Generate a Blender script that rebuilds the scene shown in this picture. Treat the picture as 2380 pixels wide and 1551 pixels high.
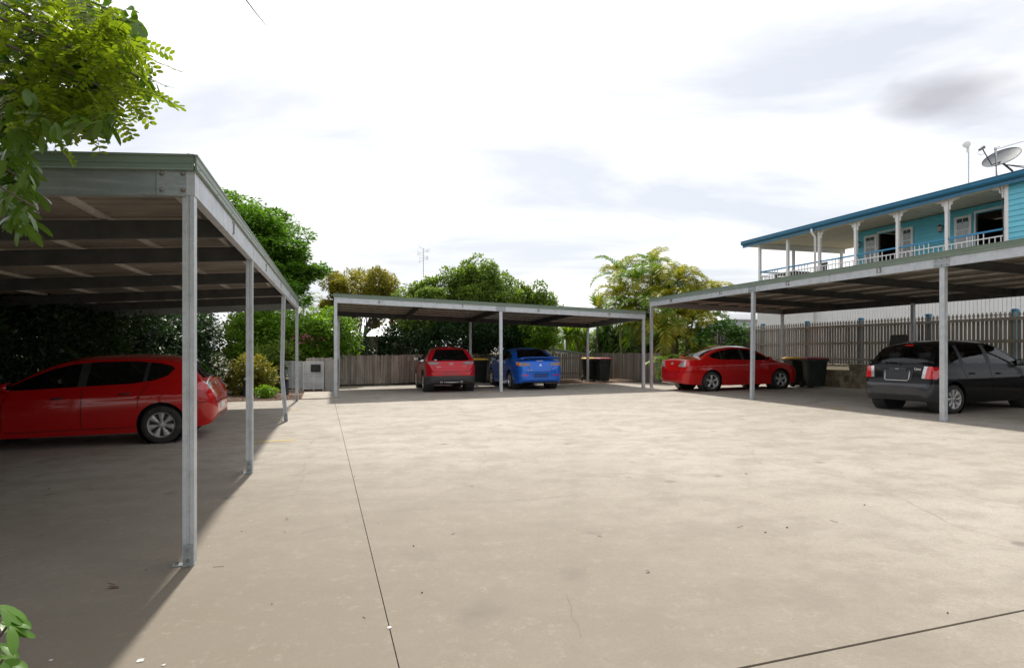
import bpy, bmesh, math, random
import numpy as np
from mathutils import Vector, Matrix
R = math.radians
random.seed(7)
scene = bpy.context.scene
for o in list(bpy.data.objects):
    bpy.data.objects.remove(o, do_unlink=True)
col = scene.collection

# ------------------------------------------------------------------ camera
F = 1450.0; CX = 1190.0; HY = 813.0; EYE = 1.55      # focal length and horizon measured on a 2380 x 1551 view
cam = bpy.data.cameras.new('camera'); cam.sensor_width = 36.0
cam.lens = 36.0 * F / 2380.0
cam.shift_y = (HY - 775.5) / 2380.0
cam.clip_start = 0.05; cam.clip_end = 4000
camo = bpy.data.objects.new('camera', cam); col.objects.link(camo)
camo.location = (0, 0, EYE); camo.rotation_euler = (R(90), 0, 0)
scene.camera = camo
scene.render.resolution_x = 1024; scene.render.resolution_y = 667

# ------------------------------------------------------------------ sky, sun, exposure
SUN_EL = R(52); SUN_AZ = R(-13)        # azimuth from +Y towards +X
W = bpy.data.worlds.new('World'); scene.world = W; W.use_nodes = True
nt = W.node_tree; nt.nodes.clear()
def N(nt, t, **k):
    n = nt.nodes.new(t)
    for a, v in k.items():
        if a in ('operation', 'blend_type', 'data_type', 'noise_dimensions', 'sky_type', 'feature', 'interpolation', 'noise_type', 'wave_type', 'bands_direction', 'wave_profile'): setattr(n, a, v)
        else: n.inputs[a].default_value = v
    return n
def L(nt, a, b): nt.links.new(a, b)
def ramp(nt, fac, stops):
    r = nt.nodes.new('ShaderNodeValToRGB'); e = r.color_ramp.elements
    while len(e) < len(stops): e.new(0.5)
    for el, (p, c) in zip(e, stops):
        el.position = p; el.color = (c, c, c, 1) if not hasattr(c, '__len__') else (*c, 1)
    L(nt, fac, r.inputs['Fac']); return r.outputs['Color']
def mixc(nt, fac, a, b, bt='MIX'):
    m = nt.nodes.new('ShaderNodeMix'); m.data_type = 'RGBA'; m.blend_type = bt
    for s, v in ((0, fac), (6, a), (7, b)):
        if hasattr(v, 'links') or hasattr(v, 'is_linked'): L(nt, v, m.inputs[s])
        else: m.inputs[s].default_value = v if s == 0 else ((*v, 1) if len(v) == 3 else v)
    return m.outputs[2]
sky = N(nt, 'ShaderNodeTexSky', sky_type='NISHITA'); sky.sun_disc = False
sky.sun_elevation = SUN_EL; sky.sun_rotation = SUN_AZ
sky.air_density = 1.0; sky.dust_density = 2.0
tc = N(nt, 'ShaderNodeTexCoord')
sep = N(nt, 'ShaderNodeSeparateXYZ'); L(nt, tc.outputs['Generated'], sep.inputs[0])
zc = N(nt, 'ShaderNodeMath', operation='ADD'); L(nt, sep.outputs['Z'], zc.inputs[0]); zc.inputs[1].default_value = 0.22
zm = N(nt, 'ShaderNodeMath', operation='MAXIMUM'); L(nt, zc.outputs[0], zm.inputs[0]); zm.inputs[1].default_value = 0.1
dv = N(nt, 'ShaderNodeVectorMath', operation='DIVIDE'); L(nt, tc.outputs['Generated'], dv.inputs[0])
cmb = N(nt, 'ShaderNodeCombineXYZ')
for i in range(3): L(nt, zm.outputs[0], cmb.inputs[i])
L(nt, cmb.outputs[0], dv.inputs[1])
mp = N(nt, 'ShaderNodeMapping'); L(nt, dv.outputs[0], mp.inputs['Vector'])
mp.inputs['Rotation'].default_value = (0, 0, R(-28)); mp.inputs['Scale'].default_value = (0.8, 1.6, 0.6); mp.inputs['Location'].default_value = (2.35, 0.9, 0.4)
n1 = N(nt, 'ShaderNodeTexNoise', Scale=1.15, Detail=7.0, Roughness=0.52, Distortion=0.35); L(nt, mp.outputs[0], n1.inputs['Vector'])
mp2 = N(nt, 'ShaderNodeMapping'); L(nt, dv.outputs[0], mp2.inputs['Vector']); mp2.inputs['Location'].default_value = (5.2, 1.3, 2.0)
n2 = N(nt, 'ShaderNodeTexNoise', Scale=1.9, Detail=6.0, Roughness=0.5); L(nt, mp2.outputs[0], n2.inputs['Vector'])
gap = ramp(nt, n1.outputs['Fac'], [(0.40, 0.0), (0.66, 1.0)])        # 1 = thick bright cloud, 0 = thin veil
shade = ramp(nt, n2.outputs['Fac'], [(0.60, 0.0), (0.85, 0.7)])     # grey cloud bellies
skyd = mixc(nt, 1.0, sky.outputs[0], (0.10, 0.10, 0.10), 'MULTIPLY')
veil = mixc(nt, 0.80, skyd, (0.70, 0.72, 0.77))
cloud = mixc(nt, shade, (1.10, 1.10, 1.10), (0.76, 0.76, 0.80))
# one small grey cumulus over the blue house
vdn = N(nt, 'ShaderNodeVectorMath', operation='MULTIPLY_ADD'); L(nt, n2.outputs['Color'], vdn.inputs[0]); vdn.inputs[1].default_value = (0.62, 0.62, 0.62); L(nt, dv.outputs[0], vdn.inputs[2])
vdd = N(nt, 'ShaderNodeVectorMath', operation='DISTANCE'); L(nt, vdn.outputs[0], vdd.inputs[0]); vdd.inputs[1].default_value = (1.03 + 0.31, 1.48 + 0.31, 0.585 + 0.31)
puff = ramp(nt, vdd.outputs['Value'], [(0.04, 0.8), (0.11, 0.5), (0.20, 0.0)])
final = mixc(nt, puff, mixc(nt, gap, veil, cloud), (0.40, 0.40, 0.44))
bg = N(nt, 'ShaderNodeBackground', Strength=1.0); L(nt, final, bg.inputs['Color'])
wo = N(nt, 'ShaderNodeOutputWorld'); L(nt, bg.outputs[0], wo.inputs[0])
sd = bpy.data.lights.new('sun', 'SUN'); sd.energy = 3.9; sd.angle = R(2.2); sd.color = (1.0, 0.95, 0.86)
so = bpy.data.objects.new('sun', sd); col.objects.link(so)
sdir = Vector((math.sin(SUN_AZ) * math.cos(SUN_EL), math.cos(SUN_AZ) * math.cos(SUN_EL), math.sin(SUN_EL)))
so.rotation_euler = sdir.to_track_quat('Z', 'Y').to_euler(); so.location = (0, 0, 30)
vs = scene.view_settings
vs.view_transform = 'Standard'; vs.look = 'None'; vs.gamma = 1.0; vs.exposure = 0.34; vs.use_curve_mapping = False

# ------------------------------------------------------------------ the lie of the land
def ground(x, y):
    c, s = math.cos(R(17)), math.sin(R(17))
    u = x * c + y * s; v = -x * s + y * c
    v = min(max(v, -4.0), 26.0)
    l = 0.08 * (v - 5) / 14; r = 0.25 - 0.04 * (v - 8.5) / 11
    t = min(max((u + 0.8) / 11.8, -0.7), 1.5)
    return l + (r - l) * t
def at(px, py, Y):                     # a point at distance Y along the sight line of a view pixel
    return Vector(((px - CX) / F * Y, Y, EYE - (py - HY) / F * Y))
def gp(px, py):                        # where that sight line meets the ground
    Y = 1.5 * F / (py - HY)
    for _ in range(30):
        x = (px - CX) / F * Y
        Y = (EYE - ground(x, Y)) * F / (py - HY)
    x = (px - CX) / F * Y
    return Vector((x, Y, ground(x, Y)))
TH = R(17)
AX = Vector((-math.sin(TH), math.cos(TH), 0))     # along the lot, away from the street
BX = Vector((math.cos(TH), math.sin(TH), 0))      # across the lot
def LW(u, v, z=None):
    p = BX * u + AX * v
    p.z = ground(p.x, p.y) if z is None else z
    return p

# ------------------------------------------------------------------ naming, meshes
def tag(o, label=None, cat=None, group=None, kind=None):
    if label: o['label'] = label
    if cat: o['category'] = cat
    if group: o['group'] = group
    if kind: o['kind'] = kind
    return o
def empty(name, loc, rz=0, label=None, cat=None, group=None):
    o = bpy.data.objects.new(name, None); col.objects.link(o)
    o.location = loc; o.rotation_euler = (0, 0, rz); o.empty_display_size = 0.2
    return tag(o, label, cat, group)
def link(name, me, parent=None, m=None):
    o = bpy.data.objects.new(name, me); col.objects.link(o)
    if m is not None:
        me.materials.clear(); me.materials.append(m)
    if parent is not None: o.parent = parent
    return o
def wloc(o):
    v = Vector((0, 0, 0))
    while o is not None:
        v += o.location; o = o.parent
    return v
class MB:
    """collects geometry in world space (or in a thing's own space) for ONE mesh object"""
    def __init__(s): s.v = []; s.f = []
    def add(s, vs, fs):
        b = len(s.v); s.v += [tuple(p) for p in vs]; s.f += [tuple(i + b for i in f) for f in fs]
    def hexa(s, p):      # 8 corners: bottom loop then top loop
        s.add(p, [(3, 2, 1, 0), (4, 5, 6, 7), (0, 1, 5, 4), (1, 2, 6, 5), (2, 3, 7, 6), (3, 0, 4, 7)])
    def box(s, c, size, X=Vector((1, 0, 0)), Y=None, Z=Vector((0, 0, 1))):
        X = Vector(X); Z = Vector(Z); Y = Vector(Y) if Y is not None else Z.cross(X)
        c = Vector(c); a, b, h = size[0] / 2, size[1] / 2, size[2] / 2
        s.hexa([c + X * (i * a) + Y * (j * b) + Z * (k * h) for k in (-1, 1) for i, j in ((-1, -1), (1, -1), (1, 1), (-1, 1))])
    def beam(s, p, q, w, h, up=Vector((0, 0, 1)), off=0.0):
        """box from p to q, width w across, from off to off+h above the line"""
        p = Vector(p); q = Vector(q); d = (q - p).normalized(); sd_ = d.cross(up).normalized(); u = sd_.cross(d)
        s.hexa([e + sd_ * a + u * k for k in (off, off + h) for e, a in ((p, -w / 2), (p, w / 2), (q, w / 2), (q, -w / 2))])
    def extrude(s, prof, p, X, Y, D):
        """2D outline prof in the X,Y frame at p, swept along D"""
        p = Vector(p); n = len(prof)
        a = [p + X * x + Y * y for x, y in prof]; b = [q + D for q in a]
        s.add(a + b, [tuple(range(n))[::-1], tuple(range(n, 2 * n))] + [(i, (i + 1) % n, n + (i + 1) % n, n + i) for i in range(n)])
    def tube(s, pts, r, n=8, cap=True):
        pts = [Vector(p) for p in pts]; m = len(pts)
        rs = r if hasattr(r, '__len__') else [r] * m
        up = None; vs = []
        for i, p in enumerate(pts):
            d = (pts[min(i + 1, m - 1)] - pts[max(i - 1, 0)]).normalized()
            if up is None:
                up = Vector((0, 0, 1)) if abs(d.z) < 0.9 else Vector((1, 0, 0))
            a = d.cross(up)
            a = a.normalized() if a.length > 1e-5 else d.orthogonal().normalized()
            up = a.cross(d).normalized()
            vs += [p + (a * math.cos(t) + up * math.sin(t)) * rs[i] for t in [2 * math.pi * k / n for k in range(n)]]
        fs = [(i * n + k, i * n + (k + 1) % n, (i + 1) * n + (k + 1) % n, (i + 1) * n + k) for i in range(m - 1) for k in range(n)]
        if cap: fs += [tuple(range(n))[::-1], tuple(range((m - 1) * n, m * n))]
        s.add(vs, fs)
    def lathe(s, prof, c, axis, n=24, X=None):
        """prof = [(radius, along)], round the axis at c"""
        axis = Vector(axis).normalized(); X = (Vector(X) if X is not None else axis.orthogonal()).normalized(); Y = axis.cross(X); c = Vector(c)
        m = len(prof)
        vs = [c + axis * h + (X * math.cos(2 * math.pi * k / n) + Y * math.sin(2 * math.pi * k / n)) * r for r, h in prof for k in range(n)]
        s.add(vs, [(i * n + k, i * n + (k + 1) % n, (i + 1) * n + (k + 1) % n, (i + 1) * n + k) for i in range(m - 1) for k in range(n)])
    def build(s, name, m, parent=None, smooth=False, origin=None, local=False, kind=None, label=None):
        """origin: base point of a top-level mesh; parts take their parent's"""
        me = bpy.data.meshes.new(name)
        o3 = Vector((0, 0, 0)) if local else (wloc(parent) if parent is not None else Vector(origin or (0, 0, 0)))
        me.from_pydata([(a - o3.x, b - o3.y, c - o3.z) for a, b, c in s.v], [], s.f)
        if smooth: me.polygons.foreach_set('use_smooth', [True] * len(me.polygons))
        o = link(name, me, parent, m)
        if parent is None and not local: o.location = o3
        if kind: o['kind'] = kind
        if label: o['label'] = label
        return o
def bx(name, c, size, m, parent=None, X=Vector((1, 0, 0)), **k):
    b = MB(); b.box(c, size, X); return b.build(name, m, parent, **k)
def beam(name, p, q, w, h, m, parent=None, off=0.0, **k):
    b = MB(); b.beam(p, q, w, h, off=off); return b.build(name, m, parent, **k)
def quads(name, V, m, parent=None, origin=(0, 0, 0), kind=None, per=4):
    """V: (n*per, 3) array, every per vertices make a face; origin in world space"""
    V = np.asarray(V, dtype=np.float32).reshape(-1, 3) - np.array(origin, dtype=np.float32)
    n = len(V) // per
    me = bpy.data.meshes.new(name)
    me.vertices.add(n * per); me.vertices.foreach_set('co', V.ravel())
    me.loops.add(n * per); me.loops.foreach_set('vertex_index', np.arange(n * per, dtype=np.int32))
    me.polygons.add(n); me.polygons.foreach_set('loop_start', np.arange(0, n * per, per, dtype=np.int32))
    me.update(calc_edges=True)
    o = link(name, me, parent, m)
    if parent is None: o.location = origin
    if kind: o['kind'] = kind
    return o
def text_mesh(body, size, depth=0.004):
    cu = bpy.data.curves.new('t', 'FONT'); cu.body = body; cu.size = size; cu.extrude = depth; cu.align_x = 'CENTER'; cu.align_y = 'CENTER'; cu.resolution_u = 4
    to = bpy.data.objects.new('t', cu); col.objects.link(to)
    dg = bpy.context.evaluated_depsgraph_get(); me = bpy.data.meshes.new_from_object(to.evaluated_get(dg))
    bpy.data.objects.remove(to, do_unlink=True); bpy.data.curves.remove(cu); return me
def put_text(body, size, p, right, up, m, parent, name='number', depth=0.004):
    me = text_mesh(body, size, depth)
    right = Vector(right).normalized(); n = right.cross(Vector(up)).normalized(); up = n.cross(right)
    M3 = Matrix((right, up, n)).transposed().to_4x4(); M3.translation = Vector(p) - wloc(parent)
    me.transform(M3); return link(name, me, parent, m)

# ------------------------------------------------------------------ materials
def bsdf(name, base=(0.5, 0.5, 0.5), rough=0.6, metal=0.0, spec=0.5, coat=0.0, coat_rough=0.03, alpha=None, trans=0.0):
    m = bpy.data.materials.new(name); m.use_nodes = True; t = m.node_tree
    b = t.nodes['Principled BSDF']
    b.inputs['Base Color'].default_value = (*base, 1); b.inputs['Roughness'].default_value = rough; b.inputs['Metallic'].default_value = metal
    b.inputs['Specular IOR Level'].default_value = spec; b.inputs['Coat Weight'].default_value = coat; b.inputs['Coat Roughness'].default_value = coat_rough
    b.inputs['Transmission Weight'].default_value = trans
    return m, t, b
def noisy(name, c1, c2, scale=3.0, rough=0.6, metal=0.0, detail=6.0, bump=0.0, bscale=None, stretch=(1, 1, 1), lo=0.35, hi=0.65, rvar=0.0, island=0.0, spec=0.5, coat=0.0):
    m, t, b = bsdf(name, c1, rough, metal, spec, coat)
    g = N(t, 'ShaderNodeNewGeometry'); mp_ = N(t, 'ShaderNodeMapping'); mp_.inputs['Scale'].default_value = stretch
    L(t, g.outputs['Position'], mp_.inputs['Vector'])
    n = N(t, 'ShaderNodeTexNoise', Scale=scale, Detail=detail, Roughness=0.6); L(t, mp_.outputs[0], n.inputs['Vector'])
    f = ramp(t, n.outputs['Fac'], [(lo, 0.0), (hi, 1.0)])
    c = mixc(t, f, c1, c2)
    if island:
        h = N(t, 'ShaderNodeHueSaturation'); oi = N(t, 'ShaderNodeObjectInfo')
        mr = N(t, 'ShaderNodeMapRange'); L(t, oi.outputs['Random'], mr.inputs[0]); mr.inputs[3].default_value = 1 - island; mr.inputs[4].default_value = 1 + island
        L(t, mr.outputs[0], h.inputs['Value']); L(t, c, h.inputs['Color']); c = h.outputs[0]
    L(t, c, b.inputs['Base Color'])
    if rvar:
        mr = N(t, 'ShaderNodeMapRange'); L(t, n.outputs['Fac'], mr.inputs[0]); mr.inputs[3].default_value = rough - rvar; mr.inputs[4].default_value = rough + rvar
        L(t, mr.outputs[0], b.inputs['Roughness'])
    if bump:
        n3 = N(t, 'ShaderNodeTexNoise', Scale=bscale or scale * 6, Detail=4.0); L(t, mp_.outputs[0], n3.inputs['Vector'])
        bp = N(t, 'ShaderNodeBump', Strength=bump, Distance=0.01); L(t, n3.outputs['Fac'], bp.inputs['Height']); L(t, bp.outputs[0], b.inputs['Normal'])
    return m
def leafmat(name, c1, c2, rough=0.45, trans=0.35, tcol=None, spec=0.4):
    m = bpy.data.materials.new(name); m.use_nodes = True; t = m.node_tree; b = t.nodes['Principled BSDF']
    g = N(t, 'ShaderNodeNewGeometry')
    nz = N(t, 'ShaderNodeTexNoise', Scale=0.9, Detail=3.0); L(t, g.outputs['Position'], nz.inputs['Vector'])
    ad = N(t, 'ShaderNodeMath', operation='ADD'); L(t, g.outputs['Random Per Island'], ad.inputs[0]); L(t, nz.outputs['Fac'], ad.inputs[1])
    f = ramp(t, ad.outputs[0], [(0.35, 0.0), (1.0, 1.0)])
    ad.use_clamp = False
    sc = N(t, 'ShaderNodeMath', operation='MULTIPLY'); L(t, ad.outputs[0], sc.inputs[0]); sc.inputs[1].default_value = 0.62
    f = ramp(t, sc.outputs[0], [(0.3, 0.0), (0.8, 1.0)])
    c = mixc(t, f, c1, c2); L(t, c, b.inputs['Base Color'])
    b.inputs['Roughness'].default_value = rough; b.inputs['Specular IOR Level'].default_value = spec
    tr = N(t, 'ShaderNodeBsdfTranslucent')
    tcn = mixc(t, 1.0, c, tcol or (1.5, 1.5, 0.8), 'MULTIPLY'); L(t, tcn, tr.inputs['Color'])
    mx = N(t, 'ShaderNodeMixShader'); mx.inputs[0].default_value = trans
    L(t, b.outputs[0], mx.inputs[1]); L(t, tr.outputs[0], mx.inputs[2])
    L(t, mx.outputs[0], t.nodes['Material Output'].inputs[0]); return m
M = {}
def concrete(name, tone=1.0):
    m, t, b = bsdf(name, (0.4, 0.38, 0.34), 0.8, 0, 0.35)
    g = N(t, 'ShaderNodeNewGeometry'); P = g.outputs['Position']
    big = N(t, 'ShaderNodeTexNoise', Scale=0.35, Detail=5.0, Roughness=0.55); L(t, P, big.inputs['Vector'])
    mpa = N(t, 'ShaderNodeMapping'); mpa.inputs['Rotation'].default_value = (0, 0, R(-17)); mpa.inputs['Scale'].default_value = (0.55, 1.7, 1); L(t, P, mpa.inputs['Vector'])
    st = N(t, 'ShaderNodeTexNoise', Scale=1.3, Detail=6.0, Roughness=0.6); L(t, mpa.outputs[0], st.inputs['Vector'])
    fine = N(t, 'ShaderNodeTexNoise', Scale=60.0, Detail=6.0, Roughness=0.8); L(t, P, fine.inputs['Vector'])
    spk = N(t, 'ShaderNodeTexNoise', Scale=5.0, Detail=8.0, Roughness=0.75); L(t, P, spk.inputs['Vector'])
    c = mixc(t, ramp(t, big.outputs['Fac'], [(0.35, 0.0), (0.68, 1.0)]), (0.43 * tone, 0.388 * tone, 0.335 * tone), (0.36 * tone, 0.32 * tone, 0.27 * tone))
    c = mixc(t, ramp(t, st.outputs['Fac'], [(0.47, 0.0), (0.74, 0.45)]), c, (0.245 * tone, 0.22 * tone, 0.185 * tone))
    c = mixc(t, ramp(t, spk.outputs['Fac'], [(0.56, 0.0), (0.74, 0.4)]), c, (0.46, 0.435, 0.395))
    # weathered, mossy concrete under the street tree at the near end of the carport
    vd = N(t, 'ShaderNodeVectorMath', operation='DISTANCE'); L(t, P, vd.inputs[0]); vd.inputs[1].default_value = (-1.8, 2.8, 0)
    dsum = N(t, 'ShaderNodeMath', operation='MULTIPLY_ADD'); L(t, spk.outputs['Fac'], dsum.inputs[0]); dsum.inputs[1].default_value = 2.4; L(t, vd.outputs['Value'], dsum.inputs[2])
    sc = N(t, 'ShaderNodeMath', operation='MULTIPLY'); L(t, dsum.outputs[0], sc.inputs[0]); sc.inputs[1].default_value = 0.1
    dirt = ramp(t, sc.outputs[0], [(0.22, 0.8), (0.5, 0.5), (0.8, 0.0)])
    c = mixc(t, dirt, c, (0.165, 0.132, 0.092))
    mot = N(t, 'ShaderNodeTexNoise', Scale=2.3, Detail=9.0, Roughness=0.72); L(t, P, mot.inputs['Vector'])
    c = mixc(t, ramp(t, mot.outputs['Fac'], [(0.40, 0.42), (0.55, 0.0)]), c, (0.21, 0.18, 0.145))
    fleck = N(t, 'ShaderNodeTexNoise', Scale=13.0, Detail=7.0, Roughness=0.75); L(t, P, fleck.inputs['Vector'])
    fm_ = N(t, 'ShaderNodeMath', operation='MULTIPLY'); L(t, ramp(t, fleck.outputs['Fac'], [(0.54, 0.0), (0.68, 0.32)]), fm_.inputs[0]); L(t, ramp(t, mot.outputs['Fac'], [(0.40, 0.15), (0.60, 1.0)]), fm_.inputs[1])
    c = mixc(t, fm_.outputs[0], c, (0.46, 0.42, 0.36))
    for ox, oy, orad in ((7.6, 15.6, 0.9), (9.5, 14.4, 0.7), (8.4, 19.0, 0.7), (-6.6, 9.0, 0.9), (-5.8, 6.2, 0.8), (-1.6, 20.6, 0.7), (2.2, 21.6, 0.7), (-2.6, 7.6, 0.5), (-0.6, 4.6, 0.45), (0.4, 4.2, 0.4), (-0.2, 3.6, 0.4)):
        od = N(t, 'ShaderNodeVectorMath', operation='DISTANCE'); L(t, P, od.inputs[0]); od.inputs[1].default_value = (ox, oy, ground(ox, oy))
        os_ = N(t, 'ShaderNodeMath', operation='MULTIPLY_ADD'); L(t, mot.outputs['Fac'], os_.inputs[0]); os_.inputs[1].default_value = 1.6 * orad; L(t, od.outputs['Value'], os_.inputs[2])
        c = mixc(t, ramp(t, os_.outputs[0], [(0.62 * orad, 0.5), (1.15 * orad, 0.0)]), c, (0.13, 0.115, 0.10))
    grit = N(t, 'ShaderNodeTexVoronoi', Scale=16.0); L(t, P, grit.inputs['Vector'])
    gm_ = N(t, 'ShaderNodeMath', operation='MULTIPLY'); L(t, ramp(t, grit.outputs['Distance'], [(0.05, 1.0), (0.11, 0.0)]), gm_.inputs[0]); L(t, ramp(t, big.outputs['Fac'], [(0.42, 0.0), (0.6, 0.4)]), gm_.inputs[1])
    c = mixc(t, gm_.outputs[0], c, (0.11, 0.09, 0.07))
    # dark spots and oil drips
    vo = N(t, 'ShaderNodeTexVoronoi', Scale=1.15); L(t, P, vo.inputs['Vector'])
    vsum = N(t, 'ShaderNodeMath', operation='MULTIPLY_ADD'); L(t, spk.outputs['Fac'], vsum.inputs[0]); vsum.inputs[1].default_value = 0.22; L(t, vo.outputs['Distance'], vsum.inputs[2])
    spots = ramp(t, vsum.outputs[0], [(0.15, 0.75), (0.21, 0.0)])
    c = mixc(t, spots, c, (0.17, 0.15, 0.13))
    # hair cracks
    wv = N(t, 'ShaderNodeVectorMath', operation='MULTIPLY_ADD'); L(t, spk.outputs['Color'], wv.inputs[0]); wv.inputs[1].default_value = (0.35, 0.35, 0); L(t, P, wv.inputs[2])
    vc = N(t, 'ShaderNodeTexVoronoi', Scale=0.23, feature='DISTANCE_TO_EDGE'); L(t, wv.outputs[0], vc.inputs['Vector'])
    crk = ramp(t, vc.outputs['Distance'], [(0.0, 1.0), (0.0022, 0.0)])
    cm = N(t, 'ShaderNodeMath', operation='MULTIPLY'); L(t, crk, cm.inputs[0]); L(t, ramp(t, st.outputs['Fac'], [(0.42, 0.0), (0.6, 0.6)]), cm.inputs[1])
    c = mixc(t, cm.outputs[0], c, (0.2, 0.17, 0.14))
    c = mixc(t, ramp(t, fine.outputs['Fac'], [(0.36, 0.42), (0.56, 0.0)]), c, (0.17, 0.15, 0.12))
    L(t, c, b.inputs['Base Color'])
    bp = N(t, 'ShaderNodeBump', Strength=0.25, Distance=0.006); L(t, fine.outputs['Fac'], bp.inputs['Height']); L(t, bp.outputs[0], b.inputs['Normal'])
    return m
def galv(name, c1=(0.58, 0.61, 0.645), c2=(0.43, 0.46, 0.495), metal=0.5, rough=0.48):
    m, t, b = bsdf(name, c1, rough, metal, 0.5)
    g = N(t, 'ShaderNodeNewGeometry'); P = g.outputs['Position']
    vo = N(t, 'ShaderNodeTexVoronoi', Scale=55.0); L(t, P, vo.inputs['Vector'])
    n = N(t, 'ShaderNodeTexNoise', Scale=7.0, Detail=7.0, Roughness=0.65); L(t, P, n.inputs['Vector'])
    mpz = N(t, 'ShaderNodeMapping'); mpz.inputs['Scale'].default_value = (1, 1, 14); L(t, P, mpz.inputs['Vector'])
    sk = N(t, 'ShaderNodeTexNoise', Scale=2.2, Detail=6.0); L(t, mpz.outputs[0], sk.inputs['Vector'])
    c = mixc(t, ramp(t, vo.outputs['Color'], [(0.0, 0.0), (1.0, 0.45)]), c1, c2)
    c = mixc(t, ramp(t, n.outputs['Fac'], [(0.45, 0.0), (0.72, 0.5)]), c, (0.30, 0.32, 0.33))
    c = mixc(t, ramp(t, sk.outputs['Fac'], [(0.5, 0.0), (0.75, 0.35)]), c, (0.62, 0.63, 0.62))
    rn = N(t, 'ShaderNodeTexNoise', Scale=4.0, Detail=9.0, Roughness=0.75); L(t, P, rn.inputs['Vector'])
    c = mixc(t, ramp(t, rn.outputs['Fac'], [(0.66, 0.0), (0.78, 0.5)]), c, (0.22, 0.13, 0.07))
    L(t, c, b.inputs['Base Color'])
    mr = N(t, 'ShaderNodeMapRange'); L(t, n.outputs['Fac'], mr.inputs[0]); mr.inputs[3].default_value = rough - 0.12; mr.inputs[4].default_value = rough + 0.18; L(t, mr.outputs[0], b.inputs['Roughness'])
    return m
M['concrete'] = concrete('concrete'); M['path'] = concrete('path_concrete', 1.12)
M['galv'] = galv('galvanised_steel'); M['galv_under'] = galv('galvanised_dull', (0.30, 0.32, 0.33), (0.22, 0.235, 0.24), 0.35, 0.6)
M['galv_end'] = galv('galvanised_shaded', (0.25, 0.29, 0.30), (0.19, 0.22, 0.23), 0.35, 0.5); M['rafter'] = noisy('dull_rafter_steel', (0.085, 0.088, 0.088), (0.055, 0.058, 0.058), 5, 0.65, 0.2)  # end-beam steel coloured darker, standing in for sky light blocked there
M['plate'] = galv('cleat_plate', (0.36, 0.40, 0.42), (0.22, 0.25, 0.26), 0.5, 0.5)
M['bolt'] = noisy('bolt_steel', (0.30, 0.31, 0.32), (0.2, 0.16, 0.12), 30, 0.5, 0.6)
M['trim'] = noisy('green_trim', (0.165, 0.215, 0.165), (0.135, 0.18, 0.14), 2.5, 0.42, 0.0, stretch=(1, 1, 6), spec=0.5)
M['sheet'] = noisy('roof_sheet_underside', (0.27, 0.24, 0.20), (0.17, 0.15, 0.125), 1.6, 0.6, 0.0, stretch=(1, 1, 1), detail=7, spec=0.3)
M['purlin'] = noisy('purlin_steel', (0.50, 0.48, 0.44), (0.36, 0.33, 0.29), 4, 0.55, 0.15)
M['numpaint'] = noisy('worn_number_paint', (0.11, 0.075, 0.055), (0.20, 0.17, 0.15), 40, 0.7)
M['yellow_line'] = noisy('worn_yellow_paint', (0.62, 0.42, 0.06), (0.42, 0.33, 0.16), 14, 0.75, lo=0.4, hi=0.62)
M['soil'] = noisy('soil_ground', (0.13, 0.10, 0.07), (0.17, 0.15, 0.09), 0.8, 0.95, bump=0.6, bscale=14)
M['mulch'] = noisy('mulch_bed', (0.20, 0.12, 0.075), (0.085, 0.055, 0.035), 16, 0.95, bump=1.0, bscale=30, detail=8)
M['joint'] = noisy('joint_filler', (0.10, 0.085, 0.065), (0.16, 0.14, 0.11), 9, 0.95)

# ------------------------------------------------------------------ ground, slabs
def grid_sheet(u0, u1, v0, v1, step, dz=0.0):
    bm = bmesh.new(); nu = max(1, round((u1 - u0) / step)); nv = max(1, round((v1 - v0) / step))
    g = [[None] * (nv + 1) for _ in range(nu + 1)]
    for i in range(nu + 1):
        for j in range(nv + 1):
            p = LW(u0 + (u1 - u0) * i / nu, v0 + (v1 - v0) * j / nv); p.z += dz; g[i][j] = bm.verts.new(p)
    for i in range(nu):
        for j in range(nv): bm.faces.new((g[i][j], g[i + 1][j], g[i + 1][j + 1], g[i][j + 1]))
    return bm
def sheet_obj(name, bm, m, parent=None, drop=0.0, origin=None):
    if drop:
        e = [x for x in bm.edges if x.is_boundary]
        r = bmesh.ops.extrude_edge_only(bm, edges=e)
        for w in r['geom']:
            if isinstance(w, bmesh.types.BMVert): w.co.z -= drop
    bmesh.ops.recalc_face_normals(bm, faces=bm.faces)
    o3 = wloc(parent) if parent is not None else Vector(origin or (0, 0, 0))
    for w in bm.verts: w.co -= o3
    me = bpy.data.meshes.new(name); bm.to_mesh(me); bm.free()
    o = link(name, me, parent, m)
    if parent is None: o.location = o3
    return o
# soil to the horizon (with a denser middle so it follows the slope)
b = MB(); us = [-900, -300, -100, -40, -20, -10, 0, 10, 16, 20, 40, 100, 300, 900]; vsx = [-900, -300, -60, -10, 0, 10, 20, 26, 40, 100, 300, 1500]
vv = []
for u in us:
    for v in vsx:
        p = LW(u, v); vv.append((p.x, p.y, p.z - 0.07))
nv_ = len(vsx)
b.add(vv, [(i * nv_ + j, (i + 1) * nv_ + j, (i + 1) * nv_ + j + 1, i * nv_ + j + 1) for i in range(len(us) - 1) for j in range(nv_ - 1)])
tag(b.build('ground', M['soil']), kind='structure')
drive = tag(sheet_obj('driveway', grid_sheet(-7.2, 16.6, -7, 25.4, 0.8, -0.028), M['joint']), kind='structure')
J1, J2, J3 = 0.36, 9.15, 2.50
G = 0.0028
def slab(u0, u1, v0, v1, m=None, dz=0.0):
    g0 = .009 if v0 == J3 else G; g1 = .009 if v1 == J3 else G
    sheet_obj('concrete_slab', grid_sheet(u0 + G, u1 - G, v0 + g0, v1 - g1, 0.8, dz), m or M['concrete'], drive, drop=0.025 + dz)
slab(-7.2, J1, -7, J3 - 4.6); slab(-7.2, J1, J3 - 4.6, 19.45)
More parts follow.
